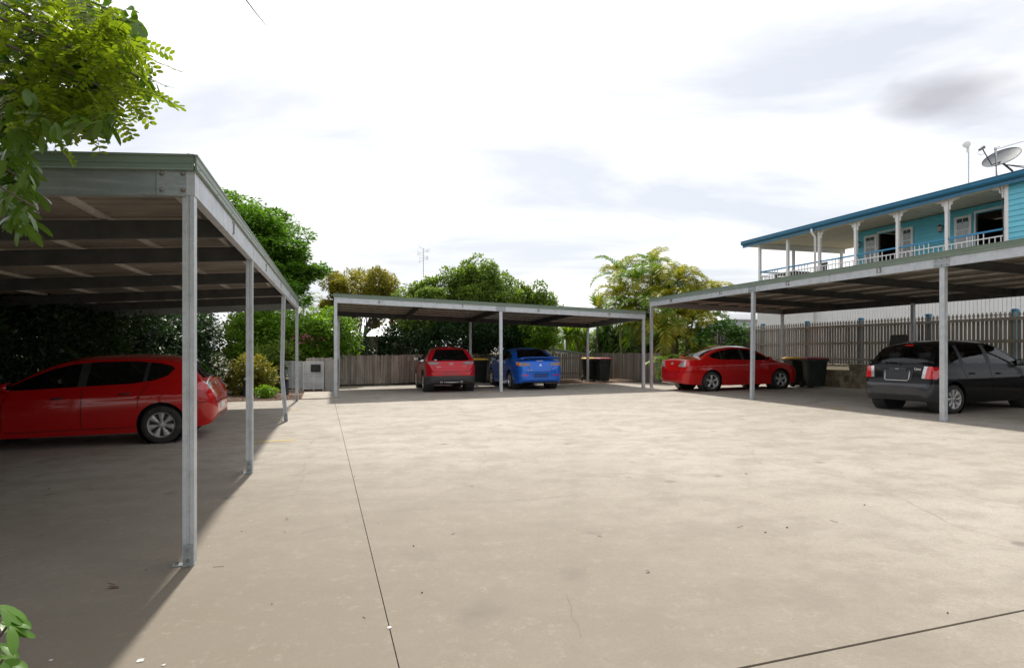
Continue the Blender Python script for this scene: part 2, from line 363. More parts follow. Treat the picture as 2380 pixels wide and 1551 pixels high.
slab(J1, J2, -7, J3); slab(J1, J2, J3, 19.9); slab(J1, J2, 19.9, 25.4)
slab(J2, 16.6, -7, J3); slab(J2, 16.6, J3, 23.2)
slab(-0.55, J1, 19.45, 22.3, M['path'], 0.03)
# ------------------------------------------------------------------ carports
def lerp(a, b_, t): return a + (b_ - a) * t
def carport(name, label, bases, tops, b_dir, depth, slope, rafters, numbers, group, front_end=0.05, rear=(), bends={}, plates=(), deep_end=False, seg=None, overhang=0.06, yellow=()):
    """bases: ground points of the front posts, tops: height of the beam's underside over each"""
    bases = [Vector(p) for p in bases]; b_dir = Vector(b_dir).normalized()
    d = (bases[-1] - bases[0]); d.z = 0; Ltot = d.length; d.normalize(); out = -b_dir
    root = empty(name, bases[0], 0, label, 'carport', group)
    s_of = [(p - bases[0]).dot(d) for p in bases]
    def zf(s): return float(np.interp(s, s_of, tops)) if 0 <= s <= s_of[-1] else tops[-1] + (s - s_of[-1]) * (tops[-1] - tops[-2]) / (s_of[-1] - s_of[-2]) if s > 0 else tops[0] + s * (tops[1] - tops[0]) / (s_of[1] - s_of[0])
    def P(s, t, dz=0.0):
        q = bases[0] + d * s + b_dir * t; q.z = zf(s) - slope * t + dz; return q
    BH, BW = 0.18, 0.065
    s0, s1 = -front_end, s_of[-1] + front_end
    # posts: two lipped channels back to back, with the seam showing
    g = 0.011; hw, hd = 0.038, 0.05
    prof = [(-hw, -hd), (-g, -hd), (-g + 0.004, -hd + 0.008), (g - 0.004, -hd + 0.008), (g, -hd), (hw, -hd), (hw, hd), (g, hd), (g - 0.004, hd - 0.008), (-g + 0.004, hd - 0.008), (-g, hd), (-hw, hd)]
    def post(base, top, bend=None, feet=True):
        mb = MB(); n = len(prof)
        lv = [base, top] if bend is None else [base + bend[0], base + Vector((0, 0, bend[2])) + bend[1], top]
        rings = [[q + b_dir * x + d * y for x, y in prof] for q in lv]
        vs_ = [p for r in rings for p in r]
        fs = [tuple(range(n))[::-1], tuple(range((len(lv) - 1) * n, len(lv) * n))]
        for k in range(len(lv) - 1): fs += [(k * n + i, k * n + (i + 1) % n, (k + 1) * n + (i + 1) % n, (k + 1) * n + i) for i in range(n)]
        mb.add(vs_, fs); po = mb.build('post', M['galv'], root)
        if feet:
            q = lv[0]; mb = MB()
            mb.box(q + b_dir * 0.035 + Vector((0, 0, 0.004)), (0.15, 0.07, 0.008), b_dir)
            mb.box(q - d * (hd + 0.004) + Vector((0, 0, 0.085)), (0.062, 0.006, 0.15), b_dir)
            mb.build('base_bracket', M['plate'], po)
            for dz in (0.045, 0.12):
                mb = MB(); mb.lathe([(0.0, 0.02), (0.010, 0.02), (0.013, 0.012), (0.013, 0.0)], q - d * (hd + 0.007) + Vector((0, 0, dz)), -d, 8); mb.build('bolt', M['bolt'], po)
            mb = MB(); mb.lathe([(0.0, 0.022), (0.010, 0.022), (0.012, 0.0)], q + b_dir * 0.085 + Vector((0, 0, 0.008)), (0, 0, 1), 8); mb.build('bolt', M['bolt'], po)
        return po
    for i, p in enumerate(bases):
        top = P(s_of[i], 0.0); post(p, top, bends.get(i))
    for s, t in rear:
        q = P(s, t); base = Vector((q.x, q.y, ground(q.x, q.y))); post(base, q)
    # front beam in lengths butted at the posts
    cuts = [s0] + [s_of[i] for i in (seg or range(1, len(bases) - 1))] + [s1]
    for a, c in zip(cuts[:-1], cuts[1:]):
        mb = MB(); o_ = out * 0.012
        mb.beam(P(a + 0.002, 0) + o_, P(c - 0.002, 0) + o_, BW, BH)
        mb.build('front_beam', M['galv'], root)
    mb = MB(); mb.beam(P(s0, depth), P(s1, depth), BW, BH); mb.build('rear_beam', M['rafter'], root)
    mb = MB(); mb.beam(P(s0, depth + 0.055), P(s1, depth + 0.055), 0.09, BH + 0.075); mb.build('rear_gutter', M['trim'], root)
    for s in (s0 + BW / 2, s1 - BW / 2):
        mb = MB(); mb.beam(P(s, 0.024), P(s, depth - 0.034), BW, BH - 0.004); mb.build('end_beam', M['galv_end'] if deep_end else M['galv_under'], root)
    for s in rafters:
        mb = MB(); a, c = P(s, 0.024), P(s, depth - 0.034)
        mb.beam(a, c, 0.006, BH - 0.02, off=0.006); mb.beam(a + d * 0.03, c + d * 0.03, 0.06, 0.006, off=0.0); mb.beam(a + d * 0.03, c + d * 0.03, 0.06, 0.006, off=BH - 0.014)
        mb.build('rafter', M['rafter'], root)
    npur = max(4, round(depth / 0.82))
    for k in range(npur):
        t = 0.25 + (depth - 0.5) * k / (npur - 1)
        mb = MB(); mb.beam(P(s0 + 0.02, t), P(s1 - 0.02, t), 0.05, 0.045, off=BH - 0.004); mb.build('purlin', M['purlin'], root)
    # ribbed roof sheet
    mb = MB(); pitch = 0.19; n = int((s1 - s0) / pitch); prof2 = []
    for k in range(n):
        a = s0 + (s1 - s0) * k / n; w = (s1 - s0) / n
        prof2 += [(a, 0.0), (a + w * 0.62, 0.0), (a + w * 0.72, 0.024), (a + w * 0.90, 0.024)]
    prof2.append((s1, 0.0)); zs = BH + 0.043
    v1 = [P(s, -0.02, zs + h) for s, h in prof2] + [P(s, depth + 0.10, zs + h) for s, h in prof2]; m_ = len(prof2)
    v2 = [p + Vector((0, 0, 0.003)) for p in v1]
    mb.add(v1, [(i, i + 1, m_ + i + 1, m_ + i) for i in range(m_ - 1)]); mb.add(v2, [(i + 1, i, m_ + i, m_ + i + 1) for i in range(m_ - 1)])
    mb.build('roof_sheet', M['sheet'], root)
    # folded metal capping round the roof edge
    def cap(p, q, outv):
        mb = MB(); dd = (q - p); L_ = dd.length; 
        pr = [(0.0, 0.0), (0.016, 0.0), (0.022, 0.006), (0.016, 0.014), (0.013, 0.05), (0.017, 0.054), (0.013, 0.058), (0.013, 0.10), (0.02, 0.106), (0.02, 0.118), (-0.05, 0.122), (-0.05, 0.118), (0.0, 0.114)]
        mb.extrude(pr, p, outv, Vector((0, 0, 1)), dd); return mb.build('roof_capping', M['trim'], root)
    off = out * (BW / 2 + 0.014)
    cap(P(s0 - 0.02, 0, BH - 0.010) + off, P(s1 + 0.02, 0, BH - 0.010) + off, out)
    cap(P(s0 - 0.003, depth, BH - 0.010) , P(s0 - 0.003, -0.04, BH - 0.010), -d)
    cap(P(s1 + 0.003, -0.04, BH - 0.010), P(s1 + 0.003, depth, BH - 0.010), d)
    # cleats over posts, bolts, rivets
    face = out * (BW / 2 + 0.012)
    def bolt(p, nrm, r=0.012):
        mb = MB(); mb.lathe([(0.0, 0.012), (r * 0.8, 0.010), (r, 0.0)], p, nrm, 6); mb.build('bolt', M['bolt'], root)
    for i in plates:
        mb = MB(); a = P(s_of[i] - 0.16, 0, -0.004) + face + out * 0.003; c = P(s_of[i] + 0.16, 0, -0.004) + face + out * 0.003
        mb.beam(a, c, 0.006, BH); mb.build('cleat_plate', M['plate'], root)
        for ds in (-0.11, 0.0, 0.11):
            for dz in (0.035, 0.145): bolt(P(s_of[i] + ds, 0, dz) + face + out * 0.006, out)
    for s in rafters:
        if min(abs(s - q) for q in s_of) > 0.3:
            for dz in (0.035, 0.145): bolt(P(s, 0, dz) + face, out, 0.009)
    for k in range(int((s1 - s0) / 0.75)):
        bolt(P(s0 + 0.1 + 0.75 * k, 0, BH + 0.03) + off + out * 0.013, out, 0.006)
    right = Vector((out.y, -out.x, 0)) * -1
    for s, tx in numbers:
        dz = P(s + 0.5, 0) - P(s - 0.5, 0); r_ = dz.normalized()
        if r_.dot(right) < 0: r_ = -r_
        put_text(tx, 0.155, P(s, 0, BH * 0.5) + face + out * 0.004, r_, (0, 0, 1), M['numpaint'], root)
    return root, P, d, s_of
def top_z(px, py_top, base):             # height of the beam underside from its place in the view
    return EYE - (py_top - HY) / F * base.y
# left carport, bays 1-5
pl = [gp(441, 1310), gp(578, 1098), gp(654, 978), gp(690, 931)]
dl = (pl[3] - pl[0]); dl.z = 0; dl.normalize()
sl = [(p - pl[0]).dot(dl) for p in pl]
pl = [Vector(((pl[0] + dl * s).x, (pl[0] + dl * s).y, 0)) for s in sl]
for p in pl: p.z = ground(p.x, p.y)
tl = [top_z(0, y, p) for y, p in zip((457, 605, 686, 718), pl)]
bl = Vector((-dl.y, dl.x, 0))
raf = [sl[1] / 2, sl[1], (sl[1] + sl[2]) / 2, sl[2], (sl[2] + sl[3]) / 2]
nl = [(sl[1] * 0.52, '1'), (lerp(sl[1], sl[2], .27), '2'), (lerp(sl[1], sl[2], .76), '3'), (lerp(sl[2], sl[3], .27), '4'), (lerp(sl[2], sl[3], .76), '5')]
cpl, PL, dL, sL = carport('carport', 'galvanised carport beside the red hatchback, its beam numbered 1 to 5, one post bent', pl, tl, bl, 5.5, 0.062, raf, nl, 'open steel carports round the yard', front_end=0.055,
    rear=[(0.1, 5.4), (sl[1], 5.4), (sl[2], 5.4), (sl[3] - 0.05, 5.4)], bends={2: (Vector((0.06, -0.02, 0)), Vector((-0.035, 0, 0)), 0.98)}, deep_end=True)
# cleat plate and bolts on the near corner, facing the street
mb = MB(); q = PL(-0.055, 0.105, -0.006); mb.box(q - dL * 0.004 + Vector((0, 0, 0.092)), (0.19, 0.006, 0.184), bl); mb.build('cleat_plate', M['plate'], cpl)
for i_ in (0.03, 0.165):
    for dz in (0.035, 0.15):
        mb = MB(); mb.lathe([(0, 0.016), (0.011, 0.014), (0.014, 0.004), (0.017, 0.004), (0.017, 0)], PL(-0.062, i_, dz), -dL, 8); mb.build('bolt', M['bolt'], cpl)
# centre carport, bays 6-9
pc = [gp(780, 921), gp(1164.5, 910), gp(1495.5, 900)]
tcz = [top_z(0, y, p) for y, p in zip((703, 723, 741), pc)]
dc = (pc[2] - pc[0]); dc.z = 0; dc.normalize(); bc = Vector((-dc.y, dc.x, 0))
sc_ = [(p - pc[0]).dot(dc) for p in pc]
cpc, PC, dC, sC = carport('carport', 'galvanised carport over the maroon and blue cars, its beam numbered 6 to 9', pc, tcz, bc, 5.0, 0.03, [sc_[1] / 2, sc_[1], (sc_[1] + sc_[2]) / 2], 
    [(lerp(0, sc_[1], .25), '6'), (lerp(0, sc_[1], .755), '7'), (lerp(sc_[1], sc_[2], .25), '8'), (lerp(sc_[1], sc_[2], .745), '9')], 'open steel carports round the yard', rear=[(0.1, 4.9), (sc_[1], 4.9), (sc_[2] - 0.1, 4.9)], plates=(1,))
# right carport, bays 10-15
pr_ = [gp(1514, 901), gp(1748, 928), gp(2193, 978)]
dr = (pr_[2] - pr_[0]); dr.z = 0; dr.normalize()
sr = [(p - pr_[0]).dot(dr) for p in pr_]
tr_ = [top_z(0, y, p) for y, p in zip((712, 678, 620), pr_)]
ex = 5.4
pr_.append(pr_[2] + dr * ex); pr_[3].z = ground(pr_[3].x, pr_[3].y); sr.append(sr[2] + ex); tr_.append(tr_[2] + (tr_[2] - tr_[1]) * 0.5)
br = Vector((-dr.y, dr.x, 0))
cpr, PR, dR, sR = carport('carport', 'galvanised carport along the picket fence, its beam numbered 10 to 15', pr_, tr_, br, 5.5, 0.035, [sr[1] / 2, sr[1], (sr[1] + sr[2]) / 2, sr[2], (sr[2] + sr[3]) / 2],
    [(lerp(0, sr[1], .25), '10'), (lerp(0, sr[1], .745), '11'), (lerp(sr[1], sr[2], .25), '12'), (lerp(sr[1], sr[2], .745), '13'), (lerp(sr[2], sr[3], .31), '14'), (lerp(sr[2], sr[3], .8), '15')], 'open steel carports round the yard',
    rear=[(0.1, 5.4), (sr[1], 5.4), (sr[2], 5.4), (sr[3], 5.4)], plates=(1, 2))
# worn yellow bay ticks painted on the slab
def tick(p, d_, ln, w=0.09):
    q = p + d_ * ln; n_ = Vector((-d_.y, d_.x, 0)) * w / 2; mb = MB()
    c4 = [p - n_, q - n_, q + n_, p + n_]
    for c_ in c4: c_.z = ground(c_.x, c_.y) + 0.004
    mb.add(c4, [(0, 1, 2, 3)]); mb.build('bay_line', M['yellow_line'], drive)
for px, py in ((600, 1028), (665, 953)): tick(gp(px - 26 if px == 600 else px - 8, py), Vector((BX.x, BX.y, 0)), 0.75 if px == 600 else 0.4)
for px, py in ((1130, 911), (1320, 905), (1935, 949)): tick(gp(px, py), AX if px < 1900 else BX, 0.5)

# hairline cracks, bird droppings and small litter on the slab
M['crack'] = noisy('crack_line', (0.15, 0.125, 0.10), (0.21, 0.185, 0.15), 25, 0.95)  # brown-grey colour of the thin crack ribbons, varied by noise
M['dropping'] = noisy('bird_dropping', (0.72, 0.72, 0.70), (0.6, 0.6, 0.58), 30, 0.8)
M['litter'] = noisy('dry_litter', (0.07, 0.045, 0.03), (0.14, 0.09, 0.05), 30, 0.9)
rc = random.Random(3)
def crack(pts, w):
    P_ = [gp(*p) for p in pts]; line = []
    for a, c_ in zip(P_[:-1], P_[1:]):
        n_ = max(2, int((c_ - a).length / 0.12))
        for k in range(n_):
            q = a.lerp(c_, k / n_); q.x += rc.uniform(-.018, .018); q.y += rc.uniform(-.018, .018); line.append(q)
    line.append(P_[-1]); mb = MB(); m_ = len(line); vs_ = []
    for i, q in enumerate(line):
        d_ = (line[min(i + 1, m_ - 1)] - line[max(i - 1, 0)]); d_.z = 0; d_.normalize(); nn = Vector((-d_.y, d_.x, 0)) * w * rc.uniform(.3, 1) * .5
        for sg in (-1, 1): r_ = q + nn * sg; r_.z = ground(r_.x, r_.y) + .003; vs_.append(r_)
    mb.add(vs_, [(2 * i, 2 * i + 1, 2 * i + 3, 2 * i + 2) for i in range(m_ - 1)]); mb.build('crack', M['crack'], drive)
crack([(860, 1192), (1000, 1180), (1150, 1165), (1290, 1155), (1420, 1140)], .0035); crack([(1310, 1370), (1330, 1430), (1350, 1480)], .0025)
crack([(1400, 975), (1420, 990), (1445, 1003)], .007); crack([(1990, 1120), (2100, 1160), (2230, 1225), (2379, 1262)], .0035); crack([(690, 1240), (760, 1225), (850, 1195)], .004)
crack([(900, 975), (1100, 962), (1350, 958)], .006)
def blob(px, py, r, m, nm):
    p = gp(px, py); mb = MB(); n_ = 11; vs_ = []
    for k in range(n_):
        a = 2 * math.pi * k / n_; rr = r * rc.uniform(.45, 1.2); q = p + Vector((math.cos(a) * rr, math.sin(a) * rr, 0)); q.z = ground(q.x, q.y) + .004; vs_.append(q)
    mb.add(vs_, [tuple(range(n_))]); mb.build(nm, m, drive)
for a in ((327, 1535, .02), (381, 1545, .013), (905, 1458, .014), (772, 1021, .02), (485, 1270, .006), (118, 1534, .010)): blob(*a, M['dropping'], 'bird_dropping')
vl, fl = [], []
def piece(p, ln, w, a):
    b0 = len(vl); d_ = Vector((math.cos(a), math.sin(a), 0)) * ln / 2; n_ = Vector((-math.sin(a), math.cos(a), 0)) * w / 2
    for q in (p - d_ - n_, p + d_ - n_, p + d_ + n_, p - d_ + n_): vl.append((q.x, q.y, ground(q.x, q.y) + .003))
    for q in (p - d_, p + d_): vl.append((q.x, q.y, ground(q.x, q.y) + .003 + w * .7))
    fl.extend([(b0 + 0, b0 + 1, b0 + 5, b0 + 4), (b0 + 2, b0 + 3, b0 + 4, b0 + 5), (b0 + 1, b0 + 2, b0 + 5), (b0 + 3, b0 + 0, b0 + 4)])
for k in range(130):
    p = LW(rc.uniform(-6, 12), rc.uniform(1.5, 19) if k % 3 else rc.uniform(1.5, 8))
    if k % 5 == 0: piece(p, rc.uniform(.03, .10), .003, rc.uniform(0, 3.1))
    else: piece(p, rc.uniform(.006, .016), rc.uniform(.004, .010), rc.uniform(0, 3.1))
me_ = bpy.data.meshes.new('litter'); me_.from_pydata(vl, [], fl); tag(link('litter', me_, None, M['litter']), 'tiny twigs and specks of dry litter over the concrete', 'litter', kind='stuff')

# ------------------------------------------------------------------ cars
def paint(name, c, metal=0.0, rough=0.32, coat=1.0):
    m, t, b = bsdf(name, c, rough, metal, 0.12, coat, 0.03)
    g = N(t, 'ShaderNodeNewGeometry'); n = N(t, 'ShaderNodeTexNoise', Scale=2.5, Detail=6.0); L(t, g.outputs['Position'], n.inputs['Vector'])
    mr = N(t, 'ShaderNodeMapRange'); L(t, n.outputs['Fac'], mr.inputs[0]); mr.inputs[3].default_value = 0.02; mr.inputs[4].default_value = 0.09; L(t, mr.outputs[0], b.inputs['Coat Roughness'])
    return m
def glass(name, tint, through):
    m = bpy.data.materials.new(name); m.use_nodes = True; t = m.node_tree; b = t.nodes['Principled BSDF']
    b.inputs['Base Color'].default_value = (0.012, 0.014, 0.015, 1); b.inputs['Roughness'].default_value = 0.02; b.inputs['Specular IOR Level'].default_value = 0.5
    tr = N(t, 'ShaderNodeBsdfTransparent'); tr.inputs[0].default_value = (*tint, 1)
    gl = N(t, 'ShaderNodeBsdfGlossy'); gl.inputs['Roughness'].default_value = 0.02; gl.inputs['Color'].default_value = (0.9, 0.9, 0.9, 1)
    fr = N(t, 'ShaderNodeFresnel', IOR=1.5)
    m1 = N(t, 'ShaderNodeMixShader'); m1.inputs[0].default_value = through; L(t, b.outputs[0], m1.inputs[1])
    m2 = N(t, 'ShaderNodeMixShader'); L(t, fr.outputs[0], m2.inputs[0]); L(t, tr.outputs[0], m2.inputs[1]); L(t, gl.outputs[0], m2.inputs[2])
    L(t, m2.outputs[0], m1.inputs[2]); L(t, m1.outputs[0], t.nodes['Material Output'].inputs[0]); return m
M['glass_dark'] = glass('tinted_car_glass', (0.35, 0.37, 0.36), 0.8)
M['glass_clear'] = glass('clear_car_glass', (0.9, 0.93, 0.91), 1.0)
M['black_trim'] = noisy('black_trim_plastic', (0.022, 0.022, 0.024), (0.03, 0.03, 0.032), 20, 0.5)
M['grey_bumper'] = noisy('charcoal_bumper_paint', (0.02, 0.022, 0.027), (0.028, 0.03, 0.034), 6, 0.38, coat=0.5)
M['cladding'] = noisy('grey_cladding_plastic', (0.035, 0.035, 0.037), (0.05, 0.048, 0.047), 8, 0.6)
M['tyre'] = noisy('tyre_rubber', (0.018, 0.018, 0.018), (0.04, 0.037, 0.033), 9, 0.85)
M['alloy'] = bsdf('alloy_wheel', (0.58, 0.59, 0.6), 0.32, 0.7)[0]
M['hubcap'] = noisy('silver_hubcap', (0.50, 0.50, 0.50), (0.40, 0.39, 0.38), 12, 0.42, 0.35)
M['chrome'] = bsdf('chrome_badge', (0.78, 0.78, 0.8), 0.12, 1.0)[0]
M['red_lens'] = bsdf('red_lamp_lens', (0.6, 0.008, 0.012), 0.08, 0, 0.5, 1.0)[0]
M['clear_lens'] = bsdf('clear_lamp_lens', (0.55, 0.55, 0.55), 0.1, 0.5, 0.5, 1.0)[0]
M['smoke_lens'] = bsdf('smoked_lamp_lens', (0.18, 0.12, 0.12), 0.08, 0.3, 0.5, 1.0)[0]
M['amber_lens'] = bsdf('amber_lamp_lens', (0.75, 0.22, 0.02), 0.1, 0, 0.5, 1.0)[0]
M['interior'] = noisy('dark_cabin_fabric', (0.022, 0.022, 0.023), (0.035, 0.034, 0.034), 10, 0.9)
M['white_plate'] = noisy('white_number_plate', (0.75, 0.75, 0.73), (0.66, 0.66, 0.66), 10, 0.5)
M['seam'] = bsdf('panel_gap', (0.008, 0.008, 0.008), 0.9)[0]
def pchip(xs, ys):
    xs = np.array(xs, float); ys = np.array(ys, float); h = np.diff(xs); dl_ = np.diff(ys) / h; n = len(xs); d_ = np.zeros(n)
    for i in range(1, n - 1):
        if dl_[i - 1] * dl_[i] > 0:
            w1 = 2 * h[i] + h[i - 1]; w2 = h[i] + 2 * h[i - 1]; d_[i] = (w1 + w2) / (w1 / dl_[i - 1] + w2 / dl_[i])
    d_[0], d_[-1] = dl_[0], dl_[-1]
    def f(x):
        x = min(max(x, xs[0]), xs[-1]); k = min(max(int(np.searchsorted(xs, x)) - 1, 0), n - 2); t = (x - xs[k]) / h[k]
        return float((1 + 2 * t) * (1 - t) ** 2 * ys[k] + t * (1 - t) ** 2 * h[k] * d_[k] + t * t * (3 - 2 * t) * ys[k + 1] + t * t * (t - 1) * h[k] * d_[k + 1])
    return f
def curve(pts): return pchip([p[0] for p in pts], [p[1] for p in pts])
def clip(poly, a, b_, c):                # keep a*x + b*y <= c
    out = []; n = len(poly)
    for i in range(n):
        p, q = poly[i], poly[(i + 1) % n]; fp = a * p[0] + b_ * p[1] - c; fq = a * q[0] + b_ * q[1] - c
        if fp <= 0: out.append(p)
        if (fp < 0 < fq) or (fq < 0 < fp):
            t = fp / (fp - fq); out.append((p[0] + (q[0] - p[0]) * t, p[1] + (q[1] - p[1]) * t))
    return out
def circle(cx, cz, r, n=28, a0=0, a1=360): return [(cx + r * math.cos(R(a0 + (a1 - a0) * k / n)), cz + r * math.sin(R(a0 + (a1 - a0) * k / n))) for k in range(n)]
def car_body(S):
    """S: side curves; x runs from the tail (0) to the nose (S['L'])"""
    top, belt, bot, plan = curve(S['top']), curve(S['belt']), curve(S['bot']), curve(S['plan'])
    Lc = S['L']; tum = S.get('tumble', 0.34); crown = S.get('crown', 0.075)
    xs = list(np.concatenate([np.linspace(0, 0.02, 4)[:-1], np.linspace(0.02, 0.30, 22)[:-1], np.linspace(0.30, Lc - 0.35, 74)[:-1], np.linspace(Lc - 0.35, Lc - 0.02, 20)[:-1], np.linspace(Lc - 0.02, Lc, 4)]))
    rings = []
    for x in xs:
        zt, zb = top(x), bot(x); w = plan(x); zk = min(belt(x), zt - 0.03); zm = zb + (zk - zb) * S.get('mid', 0.55)
        if zk < zb + 0.05: zk = zb + (zt - zb) * 0.6
        pts = []
        for k in range(4): pts.append((w * 0.90 * k / 4, zb))
        r0 = 0.05
        for k in range(19):
            t = k / 18; z = zb + (zk - zb) * t
            if z < zm: q = (zm - z) / max(zm - zb, 1e-4); yy = w * (1 - S.get('under', 0.06) * q ** 2.2)
            else: q = (z - zm) / max(zk - zm, 1e-4); yy = w * (1 - S.get('shoulder', 0.055) * q ** 2.0)
            if S.get('crease') and 0.0 < t < 1.0: yy += 0.010 * math.exp(-((z - S['crease']) / 0.03) ** 2) * min(1, x / 0.5) * min(1, (Lc - x) / 0.8)
            pts.append((yy, z))
        wb = pts[-1][0]; hgt = zt - zk; dr_ = min(crown, hgt * 0.75); 
        zr = zt - dr_; wr = max(0.12, wb - max(0.0, zr - zk) * tum - min(0.04, hgt * 0.2)); wr = min(wr, wb * 0.995)
        for k in range(1, 13):
            t = k / 12; pts.append((wb + (wr - wb) * t + 0.018 * math.sin(math.pi * t) * min(1, hgt / 0.4), zk + (zr - zk) * t))
        for k in range(1, 14):
            a = k / 13; yy = wr * (1 - a) ** 0.9 if False else wr * math.cos(a * math.pi / 2) ** 0.8
            n_ = 2.6; pts.append((yy, zr + dr_ * (1 - (yy / wr) ** n_)))
        rings.append(pts)
    n = len(rings[0]); bm = bmesh.new(); grid = []
    for x, pts in zip(xs, rings):
        row = [bm.verts.new((x, yy, z)) for yy, z in pts] + [bm.verts.new((x, -yy, z)) for yy, z in pts[1:-1][::-1]]
        grid.append(row)
    m = len(grid[0])
    for i in range(len(xs) - 1):
        for j in range(m):
            bm.faces.new((grid[i][j], grid[i][(j + 1) % m], grid[i + 1][(j + 1) % m], grid[i + 1][j]))
    for gi, pts in ((0, rings[0]), (-1, rings[-1])):                     # flat end caps in small pieces
        x = xs[gi]; row = grid[gi]; nn_ = len(pts); K = 14; prev_ = None
        for k in range(3, nn_ - 1):
            yy, z = pts[k]
            line = [row[k]] + [bm.verts.new((x, yy * (1 - 2 * q / K), z)) for q in range(1, K)] + [row[(2 * nn_ - 2 - k) % m]]
            if prev_ is not None:
                for q in range(K): bm.faces.new((prev_[q], prev_[q + 1], line[q + 1], line[q]))
            prev_ = line
    bmesh.ops.remove_doubles(bm, verts=bm.verts, dist=0.0004)
    bmesh.ops.recalc_face_normals(bm, faces=bm.faces)
    bmesh.ops.triangulate(bm, faces=[f for f in bm.faces if len(f.verts) > 4])
    bm.normal_update(); return bm
AXES = {'side': (0, 2), 'rear': (1, 2), 'front': (1, 2), 'top': (0, 1)}
def facing(f, view):
    n = f.normal
    if view == 'left': return n.y > 0.25 and abs(n.y) > -n.x * 0.9 and abs(n.y) > n.x * 0.6
    if view == 'right': return n.y < -0.25 and abs(n.y) > -n.x * 0.9 and abs(n.y) > n.x * 0.6
    if view == 'glassl': return f.calc_center_median().y > 0.3
    if view == 'glassr': return f.calc_center_median().y < -0.3
    if view == 'rear': return n.x < -0.22 and -n.x * 0.9 >= abs(n.y) * 0.999
    if view == 'rearany': return n.x < -0.10
    if view == 'front': return n.x > 0.16
    if view == 'top': return n.z > 0.5
def region(bm, view, poly):
    """cut a convex outline into the shell and return the faces inside it"""
    i, j = (1, 2) if view.startswith('rear') or view == 'front' else ((0, 1) if view == 'top' else (0, 2))
    a0 = min(p[0] for p in poly) - 0.02; a1 = max(p[0] for p in poly) + 0.02; b0 = min(p[1] for p in poly) - 0.02; b1 = max(p[1] for p in poly) + 0.02
    area = sum(poly[k][0] * poly[(k + 1) % len(poly)][1] - poly[(k + 1) % len(poly)][0] * poly[k][1] for k in range(len(poly)))
    if area < 0: poly = poly[::-1]
    cand = []
    for f in bm.faces:
        v0 = f.verts[0].co
        if v0[i] < a0 - 0.12 or v0[i] > a1 + 0.12 or v0[j] < b0 - 0.12 or v0[j] > b1 + 0.12: continue
        if facing(f, view): cand.append(f)
    for k in range(len(poly)):
        p, q = poly[k], poly[(k + 1) % len(poly)]; e = (q[0] - p[0], q[1] - p[1]); ln = math.hypot(*e)
        if ln < 1e-6: continue
        no = Vector((0, 0, 0)); no[i] = e[1] / ln; no[j] = -e[0] / ln; co = Vector((0, 0, 0)); co[i] = p[0]; co[j] = p[1]
        d0 = no.dot(co)
        keep = [f for f in cand if min(no.dot(v.co) for v in f.verts) < d0]           # drop what lies wholly outside
        cut = [f for f in keep if max(no.dot(v.co) for v in f.verts) > d0]
        g = set(cut)
        for f in cut:
            g.update(f.edges); g.update(f.verts)
        whole = [f for f in keep if f not in g]
        r_ = bmesh.ops.bisect_plane(bm, geom=list(g), dist=1e-5, plane_co=co, plane_no=no)
        cand = whole + [f for f in r_['geom'] if isinstance(f, bmesh.types.BMFace)]
    bm.normal_update()
    ins = []
    for f in cand:
        c = f.calc_center_median(); x, y = c[i], c[j]
        if all((q[0] - p[0]) * (y - p[1]) - (q[1] - p[1]) * (x - p[0]) >= -1e-6 for p, q in zip(poly, poly[1:] + poly[:1])): ins.append(f)
    return ins
def lift(bm, faces, name, m, parent, off=0.003, skirt=0.015, keep=False, label=None):
    """take faces out of the shell as a part of their own, offset along their normals, with a turned-in rim"""
    if not faces: return None
    vs_ = {}; V_ = []; F_ = []
    for f in faces:
        for v in f.verts:
            if v not in vs_: vs_[v] = len(V_); V_.append(v.co + v.normal * off)
    fs = set(faces); nb = len(V_)
    back = [v.co - v.normal * skirt for v in vs_]
    V2 = V_ + back
    for f in faces: F_.append(tuple(vs_[v] for v in f.verts))
    for f in faces:
        for lp in f.loops:
            if all(g not in fs for g in lp.edge.link_faces if g is not f):
                a, b_ = vs_[lp.vert], vs_[lp.link_loop_next.vert]; F_.append((b_, a, nb + a, nb + b_))
    me = bpy.data.meshes.new(name); me.from_pydata([tuple(v) for v in V2], [], F_)
    me.polygons.foreach_set('use_smooth', [True] * len(me.polygons))
    try: me.set_sharp_from_angle(angle=R(40))
    except Exception: pass
    o = link(name, me, parent, m)
    if label: o['label'] = label
    if not keep: bmesh.ops.delete(bm, geom=faces, context='FACES')
    return o
